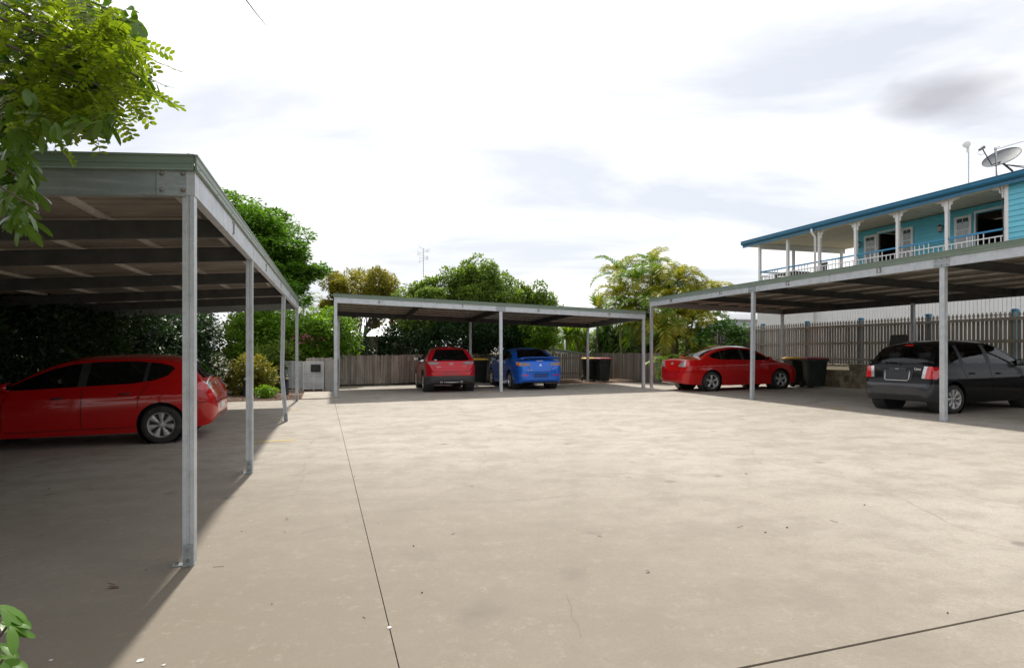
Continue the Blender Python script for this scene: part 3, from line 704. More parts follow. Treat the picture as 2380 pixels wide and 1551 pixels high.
def wheel(parent, x, y, r, w, rim, style, mat_rim, n=5):
    sgn = 1 if y > 0 else -1
    root = empty('wheel', (x, y, r)); root.parent = parent
    A = Vector((0, sgn, 0)); o = Vector((0, 0, 0))
    mb = MB(); h = w / 2
    mb.lathe([(rim * 0.98, -h), (r - 0.025, -h), (r - 0.004, -h + 0.025), (r, -h + 0.05), (r, h - 0.05), (r - 0.004, h - 0.025), (r - 0.022, h - 0.004), (rim + 0.018, h + 0.002), (rim, h - 0.012), (rim * 0.98, h - 0.03), (rim * 0.9, -h)], o, A, 40); mb.build('tyre', M['tyre'], root, True, local=True)
    mb = MB(); fd = h - 0.012                                   # face plane
    mb.lathe([(rim * 0.9, -h * 0.5), (rim * 0.93, fd - 0.03), (rim * 0.985, fd), (rim + 0.004, fd + 0.006), (rim + 0.004, fd - 0.02)], o, A, 40)
    ring = rim * 0.9
    X = Vector((1, 0, 0)); Z = Vector((0, 0, 1))
    def pt(a, rr, d_): return X * (rr * math.cos(a)) + Z * (rr * math.sin(a)) + A * d_
    for k in range(n):
        a = 2 * math.pi * k / n + math.pi / 2
        if style == 'cap': wi, wo_ = 0.62 * math.pi / n, 0.60 * math.pi / n
        elif style == 'star': wi, wo_ = 0.62 * math.pi / n, 0.30 * math.pi / n
        else: wi, wo_ = 0.45 * math.pi / n, 0.26 * math.pi / n
        vs_ = []
        for rr, ww, dd in ((rim * 0.26, wi, fd - 0.012), (rim * 0.6, (wi * 0.45 + wo_ * 0.55), fd - 0.004), (rim * 0.95, wo_, fd - 0.002)):
            vs_ += [pt(a - ww, rr, dd - 0.012), pt(a - ww * 0.5, rr, dd), pt(a + ww * 0.5, rr, dd), pt(a + ww, rr, dd - 0.012), pt(a + ww, rr, dd - 0.05), pt(a - ww, rr, dd - 0.05)]
        fs = [(i * 6 + j, i * 6 + (j + 1) % 6, (i + 1) * 6 + (j + 1) % 6, (i + 1) * 6 + j) for i in range(2) for j in range(6)]
        mb.add(vs_, fs)
    mb.lathe([(0, fd - 0.006), (rim * 0.16, fd - 0.006), (rim * 0.19, fd - 0.012), (rim * 0.32, fd - 0.018), (rim * 0.34, fd - 0.05)], o, A, 24)
    mb.build('rim', mat_rim, root, True, local=True)
    mb = MB(); mb.lathe([(0.0, fd - 0.055), (rim * 0.97, fd - 0.06)], o, A, 28); mb.build('brake_backing', M['black_trim'], root, True, local=True)
    for k in range(5):
        a = 2 * math.pi * k / 5 + 0.3; mb = MB(); mb.lathe([(0, fd + 0.002), (0.008, fd), (0.010, fd - 0.02)], pt(a, rim * 0.235, 0), A, 6); mb.build('wheel_nut', M['bolt'], root, local=True)
    return root
def seat(parent, x, y, m):
    mb = MB()
    mb.extrude([(-0.26, 0.30), (0.24, 0.33), (0.26, 0.42), (-0.2, 0.46), (-0.42, 1.02), (-0.52, 1.0), (-0.34, 0.40)], Vector((x, y - 0.23, 0)), Vector((1, 0, 0)), Vector((0, 0, 1)), Vector((0, 0.46, 0)))
    o = mb.build('seat', m, parent, local=True)
    mb = MB(); mb.extrude([(-0.54, 1.06), (-0.44, 1.05), (-0.43, 1.12), (-0.46, 1.22), (-0.53, 1.23), (-0.57, 1.14)], Vector((x, y - 0.13, 0)), Vector((1, 0, 0)), Vector((0, 0, 1)), Vector((0, 0.26, 0)))
    mb.tube([(x - 0.48, y - 0.06, 0.98), (x - 0.5, y - 0.06, 1.1)], 0.008, 6); mb.tube([(x - 0.48, y + 0.06, 0.98), (x - 0.5, y + 0.06, 1.1)], 0.008, 6)
    mb.build('headrest', m, o, local=True)
def sym(poly): return [(-y, z) for y, z in poly]
def make_car(S, loc, heading, label, body_mat, name):
    rz = math.atan2(heading.y, heading.x)
    c = math.cos(rz); s = math.sin(rz)
    # S['anchor'] = (x, y) in the car's own frame that stands on loc
    ax, ay = S['anchor']; o = Vector((loc.x - (ax * c - ay * s), loc.y - (ax * s + ay * c), 0))
    mid = o + Vector((c, s, 0)) * S['L'] / 2
    pa = o + Vector((c, s, 0)) * S['xr']; pb = o + Vector((c, s, 0)) * S['xf']
    za, zb = ground(pa.x, pa.y), ground(pb.x, pb.y); pitch = math.atan2(zb - za, (pb - pa).length)
    side = Vector((-s, c, 0)); roll = math.atan2(ground(*(mid + side * 0.75).xy) - ground(*(mid - side * 0.75).xy), 1.5)
    o.z = za - math.tan(pitch) * S['xr']
    root = empty(name, o, 0, label, 'car', 'cars parked under the carports'); root.rotation_euler = (roll, -pitch, rz)
    bm = car_body(S); gm = S.get('glass', M['glass_dark']); Wd = S['W'] / 2
    rr = S['r']; ar = S.get('arch', rr + 0.055)
    # wheel arches
    for xw in (S['xr'], S['xf']):
        for vw in ('left', 'right'):
            poly = circle(xw, rr + 0.01, ar)
            f = region(bm, vw, poly)
            bmesh.ops.delete(bm, geom=f, context='FACES')
            bm.normal_update()
            if S.get('clad'):
                f = region(bm, vw, circle(xw, rr + 0.02, ar + 0.065)); lift(bm, f, 'arch_cladding', M['cladding'], root, 0.012)
    if S.get('clad'):
        for vw in ('left', 'right'):
            f = region(bm, vw, [(S['xr'] + 0.1, 0.0), (S['xf'] - 0.1, 0.0), (S['xf'] - 0.1, 0.36), (S['xr'] + 0.1, 0.36)]); lift(bm, f, 'sill_cladding', M['cladding'], root, 0.010)
    for vw, poly, nm, m_, off in S.get('pre', []):
        f = region(bm, vw, poly); lift(bm, f, nm, m_, root, off)
    # side glass, split by pillars
    dlo = S['dlo']; xsP = S['pillars']
    for vw in ('glassl', 'glassr'):
        f = region(bm, vw, dlo)
        if vw == 'glassl': pass
        # pillars first
        for xa, xb, lean in xsP:
            pil = clip(clip(dlo, 1, -lean, xb - lean), -1, lean, -xa + lean)
            if len(pil) > 2: lift(bm, region(bm, vw, pil), 'pillar', M['black_trim'], root, 0.001)
        lo_x = 0; rest = []
        edges = [(-9, 0.0)] + [(xa, lean) for xa, xb, lean in xsP] ; starts = [(-9, 0.0)] + [(xb, lean) for xa, xb, lean in xsP]; ends = [(xa, lean) for xa, xb, lean in xsP] + [(9, 0.0)]
        for (a, la), (e, le) in zip(starts, ends):
            w_ = clip(clip(dlo, -1, la, -a + la), 1, -le, e - le)
            if len(w_) > 2: lift(bm, region(bm, vw, w_), 'side_window', gm, root, -0.004, 0.004)
    lift(bm, region(bm, 'rearany', S['rear_glass']), 'rear_window', S.get('rglass', gm), root, -0.002, 0.004)
    lift(bm, region(bm, 'front', S['screen']), 'windscreen', gm, root, -0.002, 0.004)
    for vw, poly, nm, m_, off in S['regions']:
        vws = {'both': ('left', 'right')}.get(vw, (vw,))
        polys = [poly]
        if vw == 'rear2': vws = ('rear', 'rear'); polys = [poly, sym(poly)]
        else: polys = [poly] * len(vws)
        for v_, p_ in zip(vws, polys):
            lift(bm, region(bm, v_, p_), nm, m_, root, off)
    # panel gaps
    for vw, line in S['seams']:
        for p, q in zip(line[:-1], line[1:]):
            e = Vector((q[0] - p[0], q[1] - p[1])).normalized(); nn = Vector((-e.y, e.x)) * 0.0055
            quad = [(p[0] - nn.x, p[1] - nn.y), (q[0] - nn.x, q[1] - nn.y), (q[0] + nn.x, q[1] + nn.y), (p[0] + nn.x, p[1] + nn.y)]
            for v_ in (('left', 'right') if vw == 'both' else (vw,)): lift(bm, region(bm, v_, quad), 'panel_gap', M['seam'], root, -0.006, 0.004)
    me = bpy.data.meshes.new('body'); bm.normal_update()
    # dark lining inside the shell
    li = bm.copy(); bmesh.ops.delete(li, geom=[v for v in li.verts if v.co.z < 0.28 and False], context='VERTS')
    for v in li.verts: v.co = v.co - v.normal * 0.018
    bmesh.ops.reverse_faces(li, faces=li.faces)
    lm = bpy.data.meshes.new('cabin_lining'); li.to_mesh(lm); li.free()
    bm.to_mesh(me); bm.free()
    for q in (me, lm): q.polygons.foreach_set('use_smooth', [True] * len(q.polygons))
    try: me.set_sharp_from_angle(angle=R(50))
    except Exception: pass
    body = link('body', me, root, body_mat); link('cabin_lining', lm, root, M['interior'])
    # wheels and their housings
    for xw in (S['xr'], S['xf']):
        for sg in (1, -1):
            wheel(root, xw, sg * (Wd - S.get('inset', 0.115)), rr, 0.205, S['rim'], S['style'], S['rimmat'], S['spokes'])
            mb = MB(); mb.lathe([(ar + 0.012, -0.30), (ar + 0.012, 0.0), (ar - 0.004, 0.012)], Vector((xw, sg * (Wd - 0.045), rr + 0.01)), (0, sg, 0), 28); mb.lathe([(0.0, -0.30), (ar + 0.012, -0.30)], Vector((xw, sg * (Wd - 0.045), rr + 0.01)), (0, sg, 0), 28)
            mb.build('wheel_housing', M['black_trim'], root, True, local=True)
    bx_ = MB(); bx_.box((S['L'] * 0.5, 0, 0.27), (S['L'] * 0.55, S['W'] * 0.6, 0.1)); bx_.build('underbody', M['black_trim'], root, local=True)
    for x_, y_ in S['seats']: seat(root, x_, y_, M['interior'])
    bx_ = MB(); bx_.extrude([(S['dash'] - 0.3, 0.62), (S['dash'] - 0.28, 0.92), (S['dash'] + 0.35, 0.9), (S['dash'] + 0.3, 0.55)], Vector((0, -Wd * 0.82, 0)), Vector((1, 0, 0)), Vector((0, 0, 1)), Vector((0, Wd * 1.64, 0))); bx_.build('dashboard', M['interior'], root, local=True)
    mb = MB(); a = [Vector((S['dash'] - 0.42 + 0.06 * math.sin(t), -0.36 + 0.18 * math.cos(t), 0.9 + 0.17 * math.sin(t))) for t in np.linspace(0, 2 * math.pi, 20)]; mb.tube(a, 0.014, 6); mb.build('steering_wheel', M['interior'], root, True, local=True)
    # mirrors
    for sg in (1, -1):
        mx, mz = S['mirror']; mb = MB(); yb = Wd * 0.86
        pr = [(0.0, 0.0), (0.10, 0.02), (0.12, 0.07), (0.09, 0.125), (0.0, 0.14), (-0.015, 0.07)]
        for k, (t, sc) in enumerate(((0.0, 0.55), (0.05, 0.8), (0.11, 1.0), (0.19, 0.95), (0.235, 0.72))):
            mb.v += [(mx + (x - 0.04) * sc, sg * (yb + t), mz + (z - 0.05) * sc) for x, z in pr]
        n_ = 6; mb.f += [(i * n_ + k, i * n_ + (k + 1) % n_, (i + 1) * n_ + (k + 1) % n_, (i + 1) * n_ + k) for i in range(4) for k in range(n_)] + [tuple(range(4 * n_, 5 * n_)), tuple(range(n_))[::-1]]
        mir = mb.build('door_mirror', S.get('mirmat', body_mat), root, True, local=True)
        mb = MB(); mb.box((mx - 0.053, sg * (yb + 0.15), mz + 0.02), (0.004, 0.15, 0.095)); mb.build('mirror_glass', M['chrome'], mir, local=True)
    for x_, z_ in S['handles']:
        for sg in (1, -1):
            yy = S['handle_y']; mb = MB(); mb.tube([(x_ - 0.09, sg * (yy - 0.01), z_), (x_ - 0.07, sg * (yy + 0.028), z_ + 0.003), (x_ + 0.05, sg * (yy + 0.028), z_ - 0.003), (x_ + 0.08, sg * (yy - 0.01), z_ - 0.006)], 0.014, 6); mb.build('door_handle', S.get('handmat', body_mat), root, True, local=True)
    return root, body
def rear_x(S, y, z):
    """x of the tail surface at (y, z), searched on the side curves"""
    top, plan, bot = curve(S['top']), curve(S['plan']), curve(S['bot']); x = 0.0
    while x < 1.5 and not (top(x) > z + 0.0 and plan(x) > abs(y) * 1.03 and bot(x) <= z): x += 0.002
    return x
def badge_text(S, root, tx, size, y, z, m, slant=0.0, out=0.006):
    me = text_mesh(tx, size, 0.003); x = rear_x(S, y, z)
    M3 = Matrix(((0, 0, -1, x - out), (-1, 0, 0, y), (slant * 0, 1, 0, z), (0, 0, 0, 1)))
    me.transform(M3); return link('badge', me, root, m)
def tail_part(S, root, name, outline, m, z0=0, depth=0.02, out=0.0):
    """flat raised piece on the tail: outline [(y, z)]"""
    mb = MB(); cy = sum(p[0] for p in outline) / len(outline); cz = sum(p[1] for p in outline) / len(outline); n = len(outline)
    fr = [(rear_x(S, y, z) - out - depth * 0.5, y, z) for y, z in outline]; bk = [(x + depth + 0.02, y, z) for x, y, z in fr]
    mb.add(fr + bk, [tuple(range(n)), tuple(range(n, 2 * n))[::-1]] + [(i, n + i, n + (i + 1) % n, (i + 1) % n) for i in range(n)])
    return mb.build(name, m, root, local=True)

P_RED = paint('red_car_paint', (0.42, 0.004, 0.004)); P_RED2 = paint('bright_red_car_paint', (0.47, 0.006, 0.006)); P_MAROON = paint('metallic_crimson_paint', (0.46, 0.003, 0.014), 0.25, 0.3)
P_BLUE = paint('metallic_blue_paint', (0.004, 0.125, 0.62), 0.25, 0.3); P_BLACK = paint('black_car_paint', (0.002, 0.002, 0.003), coat=0.35)
# --- red hatchback, nose in under the left carport
S1 = dict(L=4.245, W=1.775, xr=0.80, xf=3.45, r=0.312, rim=0.205, style='cap', spokes=7, rimmat=M['hubcap'], tumble=0.33,
  top=[(0, .62), (.015, .70), (.05, .80), (.10, .93), (.14, 1.03), (.22, 1.12), (.42, 1.33), (.52, 1.405), (.8, 1.45), (1.3, 1.478), (1.8, 1.475), (2.15, 1.44), (2.45, 1.35), (3.0, 1.07), (3.2, .985), (3.5, .93), (3.9, .83), (4.12, .72), (4.21, .6), (4.245, .52)],
  belt=[(0, .9), (.3, 1.0), (.8, .985), (1.5, .955), (3.0, .89), (3.4, .86), (3.9, .76), (4.245, .45)],
  bot=[(0, .44), (.03, .37), (.1, .28), (.35, .24), (.8, .2), (3.5, .19), (4.0, .22), (4.2, .3), (4.245, .38)],
  plan=[(0, .50), (.02, .60), (.05, .68), (.1, .745), (.2, .81), (.4, .855), (.9, .8875), (2.2, .8875), (3.3, .885), (3.7, .86), (4.0, .78), (4.15, .65), (4.22, .5), (4.245, .38)],
  crease=0.80, anchor=(0.80, 0.86), mirror=(2.95, 0.98), handles=[(1.33, 0.84), (2.28, 0.80)], handle_y=0.868, handmat=M['black_trim'],
  dlo=[(.60, 1.235), (.70, 1.12), (.9, 1.045), (1.25, 1.0), (2.9, .935), (2.98, .97), (2.75, 1.10), (2.4, 1.255), (2.1, 1.33), (1.7, 1.365), (1.2, 1.365), (.85, 1.33), (.66, 1.28)],
  pillars=[(1.02, 1.07, -0.15), (1.88, 2.0, -0.1)], rear_glass=[(-.60, 1.06), (.60, 1.06), (.52, 1.36), (-.52, 1.36)], screen=[(-.66, 1.02), (.66, 1.02), (.52, 1.40), (-.52, 1.40)],
  regions=[('rear2', [(.46, .90), (.86, .86), (.86, 1.0), (.48, 1.0)], 'tail_light', M['clear_lens'], .006), ('both', [(.0, .84), (.26, .87), (.36, 1.01), (.06, 1.01)], 'tail_light', M['red_lens'], .006), ('rear2', [(.46, .90), (.60, .72), (.80, .70), (.86, .86)], 'tail_light', M['red_lens'], .005)],
  seams=[('both', [(1.93, .93), (1.95, .6), (1.95, .3)]), ('both', [(.98, 1.0), (1.13, .78), (1.14, .6)]), ('both', [(2.95, .9), (3.03, .7), (3.04, .3)]), ('both', [(1.2, .29), (3.0, .28)]), ('rear', [(-.55, .64), (.55, .64)]), ('both', [(.1, .66), (.45, .64)])],
  seats=[(1.15, .38), (1.15, -.38), (2.15, .38), (2.15, -.38)], dash=2.85)
# --- crimson crossover
S2 = dict(L=4.275, W=1.765, xr=0.80, xf=3.37, r=0.325, rim=0.23, style='spoke', spokes=10, rimmat=M['alloy'], clad=True, tumble=0.50, inset=0.11,
  top=[(0, .66), (.02, .78), (.05, .88), (.10, .98), (.16, 1.06), (.30, 1.22), (.50, 1.42), (.58, 1.47), (.9, 1.52), (1.4, 1.545), (1.9, 1.53), (2.25, 1.47), (2.6, 1.33), (3.1, 1.08), (3.3, 1.02), (3.7, .95), (4.0, .85), (4.18, .7), (4.275, .56)],
  belt=[(0, .9), (.25, 1.06), (.8, 1.07), (1.5, 1.02), (3.1, .95), (3.6, .88), (4.0, .78), (4.275, .48)],
  bot=[(0, .44), (.03, .36), (.1, .30), (.35, .26), (.8, .22), (3.5, .2), (4.0, .24), (4.275, .4)],
  plan=[(0, .56), (.02, .66), (.05, .72), (.1, .775), (.2, .825), (.4, .86), (.9, .8825), (2.2, .8825), (3.3, .88), (3.7, .855), (4.0, .78), (4.18, .62), (4.275, .42)],
  crease=0.90, anchor=(0.80, 0.0), mirror=(2.85, 1.08), mirmat=M['black_trim'], handles=[(2.2, 0.9)], handle_y=0.868,
  dlo=[(.72, 1.27), (.95, 1.13), (1.3, 1.09), (2.9, 1.0), (2.98, 1.03), (2.7, 1.18), (2.4, 1.33), (2.1, 1.405), (1.6, 1.435), (1.1, 1.42), (.8, 1.36)],
  pillars=[(1.05, 1.1, -0.1), (1.85, 1.95, -0.1)], rear_glass=[(-.64, 1.085), (-.5, 1.06), (.5, 1.06), (.64, 1.085), (.46, 1.43), (-.46, 1.43)], screen=[(-.66, 1.08), (.66, 1.08), (.52, 1.44), (-.52, 1.44)],
  pre=[('rear', [(-.9, .0), (.9, .0), (.9, .56), (-.9, .56)], 'bumper_cladding', M['cladding'], .008), ('left', [(.0, .0), (.5, .0), (.5, .52), (.0, .56)], 'bumper_cladding', M['cladding'], .008), ('right', [(.0, .0), (.5, .0), (.5, .52), (.0, .56)], 'bumper_cladding', M['cladding'], .008)],
  regions=[('rear2', [(.36, .985), (.5, .925), (.88, .94), (.88, 1.045), (.60, 1.045)], 'tail_light', M['smoke_lens'], .008), ('both', [(.0, .94), (.22, .97), (.36, 1.06), (.0, 1.05)], 'tail_light', M['red_lens'], .008)],
  seams=[('rear', [(-.60, .90), (-.56, .80), (-.5, .70)]), ('rear', [(.60, .90), (.56, .80), (.5, .70)]), ('rear', [(-.72, .70), (.72, .70)]), ('both', [(1.9, 1.0), (1.95, .4)]), ('both', [(2.95, .95), (3.0, .4)])],
  seats=[(1.15, .38), (1.15, -.38), (2.1, .38), (2.1, -.38)], dash=2.8)
# --- blue saloon with a boot spoiler
S3 = dict(L=4.57, W=1.76, xr=0.98, xf=3.615, r=0.318, rim=0.215, style='spoke', spokes=5, rimmat=M['alloy'], tumble=0.36,
  top=[(0, .64), (.02, .76), (.05, .90), (.10, 1.0), (.16, 1.045), (.4, 1.075), (.62, 1.095), (.95, 1.24), (1.25, 1.37), (1.5, 1.44), (1.9, 1.485), (2.3, 1.475), (2.6, 1.42), (2.95, 1.28), (3.35, 1.06), (3.55, 1.0), (4.0, .92), (4.3, .82), (4.48, .68), (4.57, .52)],
  belt=[(0, .94), (.16, .99), (.62, 1.0), (1.4, .985), (2.5, .955), (3.3, .92), (3.9, .84), (4.3, .72), (4.57, .45)],
  bot=[(0, .36), (.03, .30), (.12, .25), (.5, .22), (1.0, .19), (3.7, .18), (4.3, .2), (4.57, .34)],
  plan=[(0, .58), (.02, .67), (.05, .72), (.1, .77), (.2, .81), (.45, .85), (1.0, .88), (2.4, .88), (3.5, .875), (4.0, .84), (4.3, .74), (4.5, .56), (4.57, .42)],
  crease=0.85, anchor=(0.98, 0.0), mirror=(3.1, 1.02), handles=[(1.75, 0.88), (2.7, 0.85)], handle_y=0.862,
  dlo=[(.98, 1.13), (1.15, 1.06), (1.5, 1.035), (3.1, .985), (3.18, 1.01), (2.9, 1.17), (2.6, 1.30), (2.2, 1.365), (1.8, 1.365), (1.4, 1.30), (1.1, 1.20)],
  pillars=[(1.3, 1.34, 0.1), (2.1, 2.2, -0.1)], rear_glass=[(-.62, 1.115), (.62, 1.115), (.46, 1.40), (-.46, 1.40)], screen=[(-.66, 1.05), (.66, 1.05), (.50, 1.41), (-.50, 1.41)],
  regions=[('rear2', [(.36, .845), (.70, .835), (.74, .955), (.40, .945)], 'tail_light', M['smoke_lens'], .006), ('rear2', [(.66, .835), (.86, .84), (.86, .965), (.70, .955)], 'tail_light', M['amber_lens'], .006), ('both', [(.0, .84), (.20, .85), (.28, .96), (.0, .965)], 'tail_light', M['amber_lens'], .006),
     ('rear2', [(.46, .50), (.66, .50), (.68, .535), (.44, .535)], 'reflector', M['red_lens'], .004), ('rear', [(-.70, .0), (.70, .0), (.62, .285), (-.62, .285)], 'lower_valance', M['black_trim'], .004)],
  seams=[('rear', [(-.44, .84), (-.40, .72), (-.38, .66)]), ('rear', [(.44, .84), (.40, .72), (.38, .66)]), ('rear', [(-.72, .64), (.72, .64)]), ('both', [(2.15, .95), (2.2, .3)]), ('both', [(3.15, .93), (3.2, .35)]), ('both', [(1.35, 1.0), (1.45, .7)]), ('both', [(.02, .645), (.6, .645)])],
  seats=[(1.55, .38), (1.55, -.38), (2.45, .38), (2.45, -.38)], dash=3.05)
# --- red saloon
S4 = dict(L=4.58, W=1.755, xr=0.98, xf=3.62, r=0.318, rim=0.215, style='star', spokes=5, rimmat=M['alloy'], tumble=0.36,
  top=[(0, .60), (.02, .72), (.06, .88), (.12, 1.0), (.18, 1.045), (.4, 1.07), (.58, 1.085), (.95, 1.26), (1.25, 1.375), (1.55, 1.435), (1.95, 1.47), (2.35, 1.455), (2.65, 1.40), (3.0, 1.25), (3.4, 1.04), (3.6, .985), (4.0, .90), (4.3, .79), (4.5, .64), (4.58, .5)],
  belt=[(0, .93), (.16, .985), (.58, 1.0), (1.4, .985), (2.5, .945), (3.3, .905), (3.9, .82), (4.3, .70), (4.58, .42)],
  bot=[(0, .36), (.03, .30), (.12, .25), (.5, .22), (1.0, .19), (3.7, .18), (4.3, .2), (4.58, .34)],
  plan=[(0, .50), (.02, .60), (.05, .67), (.1, .735), (.2, .795), (.45, .845), (1.0, .8775), (2.4, .8775), (3.5, .873), (4.0, .835), (4.3, .73), (4.5, .55), (4.58, .38)],
  crease=0.82, anchor=(0.98, -0.85), mirror=(3.12, 1.0), handles=[(1.78, 0.86), (2.72, 0.83)], handle_y=0.860,
  dlo=[(.92, 1.13), (1.05, 1.05), (1.3, 1.015), (3.12, .97), (3.2, .995), (2.92, 1.15), (2.62, 1.285), (2.2, 1.35), (1.8, 1.35), (1.4, 1.30), (1.05, 1.20)],
  pillars=[(1.32, 1.36, 0.12), (2.12, 2.22, -0.1)], rear_glass=[(-.60, 1.115), (.60, 1.115), (.47, 1.385), (-.47, 1.385)], screen=[(-.66, 1.04), (.66, 1.04), (.50, 1.40), (-.50, 1.40)],
  regions=[('rear2', [(.40, .80), (.78, .79), (.80, .985), (.52, .96)], 'tail_light', M['clear_lens'], .006), ('both', [(.0, .79), (.16, .81), (.40, .95), (.36, .99), (.05, .985)], 'tail_light', M['red_lens'], .006), ('rear2', [(.74, .79), (.9, .80), (.9, .985), (.78, .985)], 'tail_light', M['red_lens'], .006)],
  seams=[('rear', [(-.46, .80), (-.44, .70), (-.42, .64)]), ('rear', [(.46, .80), (.44, .70), (.42, .64)]), ('rear', [(-.70, .635), (.70, .635)]), ('both', [(2.17, .95), (2.22, .3)]), ('both', [(3.18, .92), (3.22, .35)]), ('both', [(1.35, 1.0), (1.45, .72)]), ('both', [(.04, .635), (.62, .635)])],
  seats=[(1.55, .38), (1.55, -.38), (2.45, .38), (2.45, -.38)], dash=3.05)
# --- black hatchback
S5 = dict(L=3.825, W=1.665, xr=0.62, xf=3.075, r=0.292, rim=0.195, style='cap', spokes=8, rimmat=M['hubcap'], tumble=0.30, crown=0.07, glass=M['glass_clear'],
  top=[(0, .56), (.03, .60), (.06, .66), (.085, .80), (.11, .94), (.15, 1.02), (.25, 1.17), (.40, 1.35), (.50, 1.415), (.8, 1.465), (1.3, 1.495), (1.75, 1.48), (2.05, 1.43), (2.35, 1.32), (2.8, 1.08), (2.95, 1.01), (3.3, .93), (3.6, .82), (3.76, .66), (3.825, .5)],
  belt=[(0, .88), (.2, .98), (.6, .985), (1.4, .95), (2.7, .90), (3.1, .84), (3.5, .74), (3.825, .42)],
  bot=[(0, .38), (.03, .31), (.12, .25), (.4, .22), (.8, .2), (3.1, .19), (3.6, .22), (3.825, .34)],
  plan=[(0, .60), (.02, .68), (.05, .725), (.1, .765), (.2, .79), (.4, .815), (.8, .8325), (1.8, .8325), (2.9, .83), (3.3, .80), (3.55, .72), (3.75, .54), (3.825, .4)],
  crease=0.70, anchor=(0.62, -0.81), mirror=(2.62, 0.97), handles=[(1.15, 0.80), (1.95, 0.78)], handle_y=0.815,
  dlo=[(.48, 1.20), (.62, 1.03), (2.6, .955), (2.72, .985), (2.45, 1.14), (2.15, 1.30), (1.9, 1.37), (1.4, 1.40), (.9, 1.385), (.62, 1.33)],
  pillars=[(.86, .96, -0.1), (1.66, 1.78, -0.1)], rear_glass=[(-.60, 1.06), (-.45, 1.035), (.45, 1.035), (.60, 1.06), (.52, 1.36), (-.52, 1.36)], screen=[(-.62, 1.04), (.62, 1.04), (.50, 1.41), (-.50, 1.41)],
  pre=[('rear', [(-.9, .0), (.9, .0), (.9, .605), (.5, .605), (-.5, .605), (-.9, .605)], 'rear_bumper', M['grey_bumper'], .006), ('left', [(.0, .0), (.32, .0), (.32, .60), (.0, .605)], 'rear_bumper', M['grey_bumper'], .006), ('right', [(.0, .0), (.32, .0), (.32, .60), (.0, .605)], 'rear_bumper', M['grey_bumper'], .006)],
  regions=[('rear2', [(.535, .72), (.60, .715), (.64, .955), (.57, .96)], 'tail_light', M['clear_lens'], .008), ('rear2', [(.60, .715), (.9, .70), (.9, .96), (.64, .955)], 'tail_light', M['red_lens'], .008), ('both', [(.0, .70), (.16, .71), (.38, .86), (.36, .93), (.05, .96), (.0, .96)], 'tail_light', M['red_lens'], .008),
     ('rear', [(-.09, 1.375), (.09, 1.375), (.085, 1.405), (-.085, 1.405)], 'brake_light', M['red_lens'], .006)],
  seams=[('rear', [(-.70, .46), (.70, .46)]), ('rear', [(-.60, 1.0), (.60, 1.0)]), ('both', [(1.7, .95), (1.74, .3)]), ('both', [(2.66, .9), (2.72, .3)]), ('both', [(.85, 1.0), (.96, .72)]), ('both', [(.02, .46), (.28, .46)])],
  seats=[(1.0, .35), (1.0, -.35), (1.85, .35), (1.85, -.35)], dash=2.5)
c1, b1 = make_car(S1, gp(392, 1029) + Vector((-.10, -.03, 0)), Vector((-math.cos(R(15.5)), -math.sin(R(15.5)), 0)), 'red hatchback with silver hubcaps parked behind the nearest posts of the hedge-side carport', P_RED, 'parked_car')
pm = (gp(991, 909) + gp(1092.6, 907)) / 2
c2, b2 = make_car(S2, pm + AX * 0.0, Vector((-math.sin(R(14)), math.cos(R(14)), 0)), 'crimson crossover with grey plastic cladding and twin exhausts under number 7', P_MAROON, 'parked_car')
pm = (gp(1188, 904) + gp(1285, 900)) / 2
c3, b3 = make_car(S3, pm, Vector((-math.sin(R(16)), math.cos(R(16)), 0)), 'blue saloon with a boot spoiler parked beside the crimson crossover', P_BLUE, 'parked_car')
c4, b4 = make_car(S4, gp(1655.6, 909), Vector((math.cos(R(17)), math.sin(R(17)), 0)), 'red saloon with alloy wheels parked beside the palms', P_RED2, 'parked_car')
c5, b5 = make_car(S5, gp(2219, 961), Vector((math.cos(R(20)), math.sin(R(20)), 0)), 'black hatchback with clear windows and a charcoal bumper along the picket fence', P_BLACK, 'parked_car')
def ringlet(root, S, y, z, rx_, rz_, m, r=0.006):
    x = rear_x(S, y, z) - 0.008; mb = MB(); mb.tube([(x, y + rx_ * math.cos(t), z + rz_ * math.sin(t)) for t in np.linspace(0, 2 * math.pi, 25)], r, 6); return mb.build('badge', m, root, True, local=True)
def wing(root, S, y, z, s, m):
    x = rear_x(S, y, z) - 0.012; mb = MB(); mb.tube([(x, y - s, z + s * 0.45), (x, y - s * .55, z + s * 0.25), (x, y - .1 * s, z - s * 0.35), (x, y, z - s * .5), (x, y + .1 * s, z - s * 0.35), (x, y + s * .55, z + s * 0.25), (x, y + s, z + s * 0.45)], [.003, .006, .008, .008, .008, .006, .003], 6); mb.build('badge', m, root, True, local=True)
for S, root, y, z in ((S2, c2, 0, 0.935), (S4, c4, 0, 0.89)):
    ringlet(root, S, y, z, 0.062, 0.05, M['chrome']); wing(root, S, y, z, 0.05, M['chrome'])
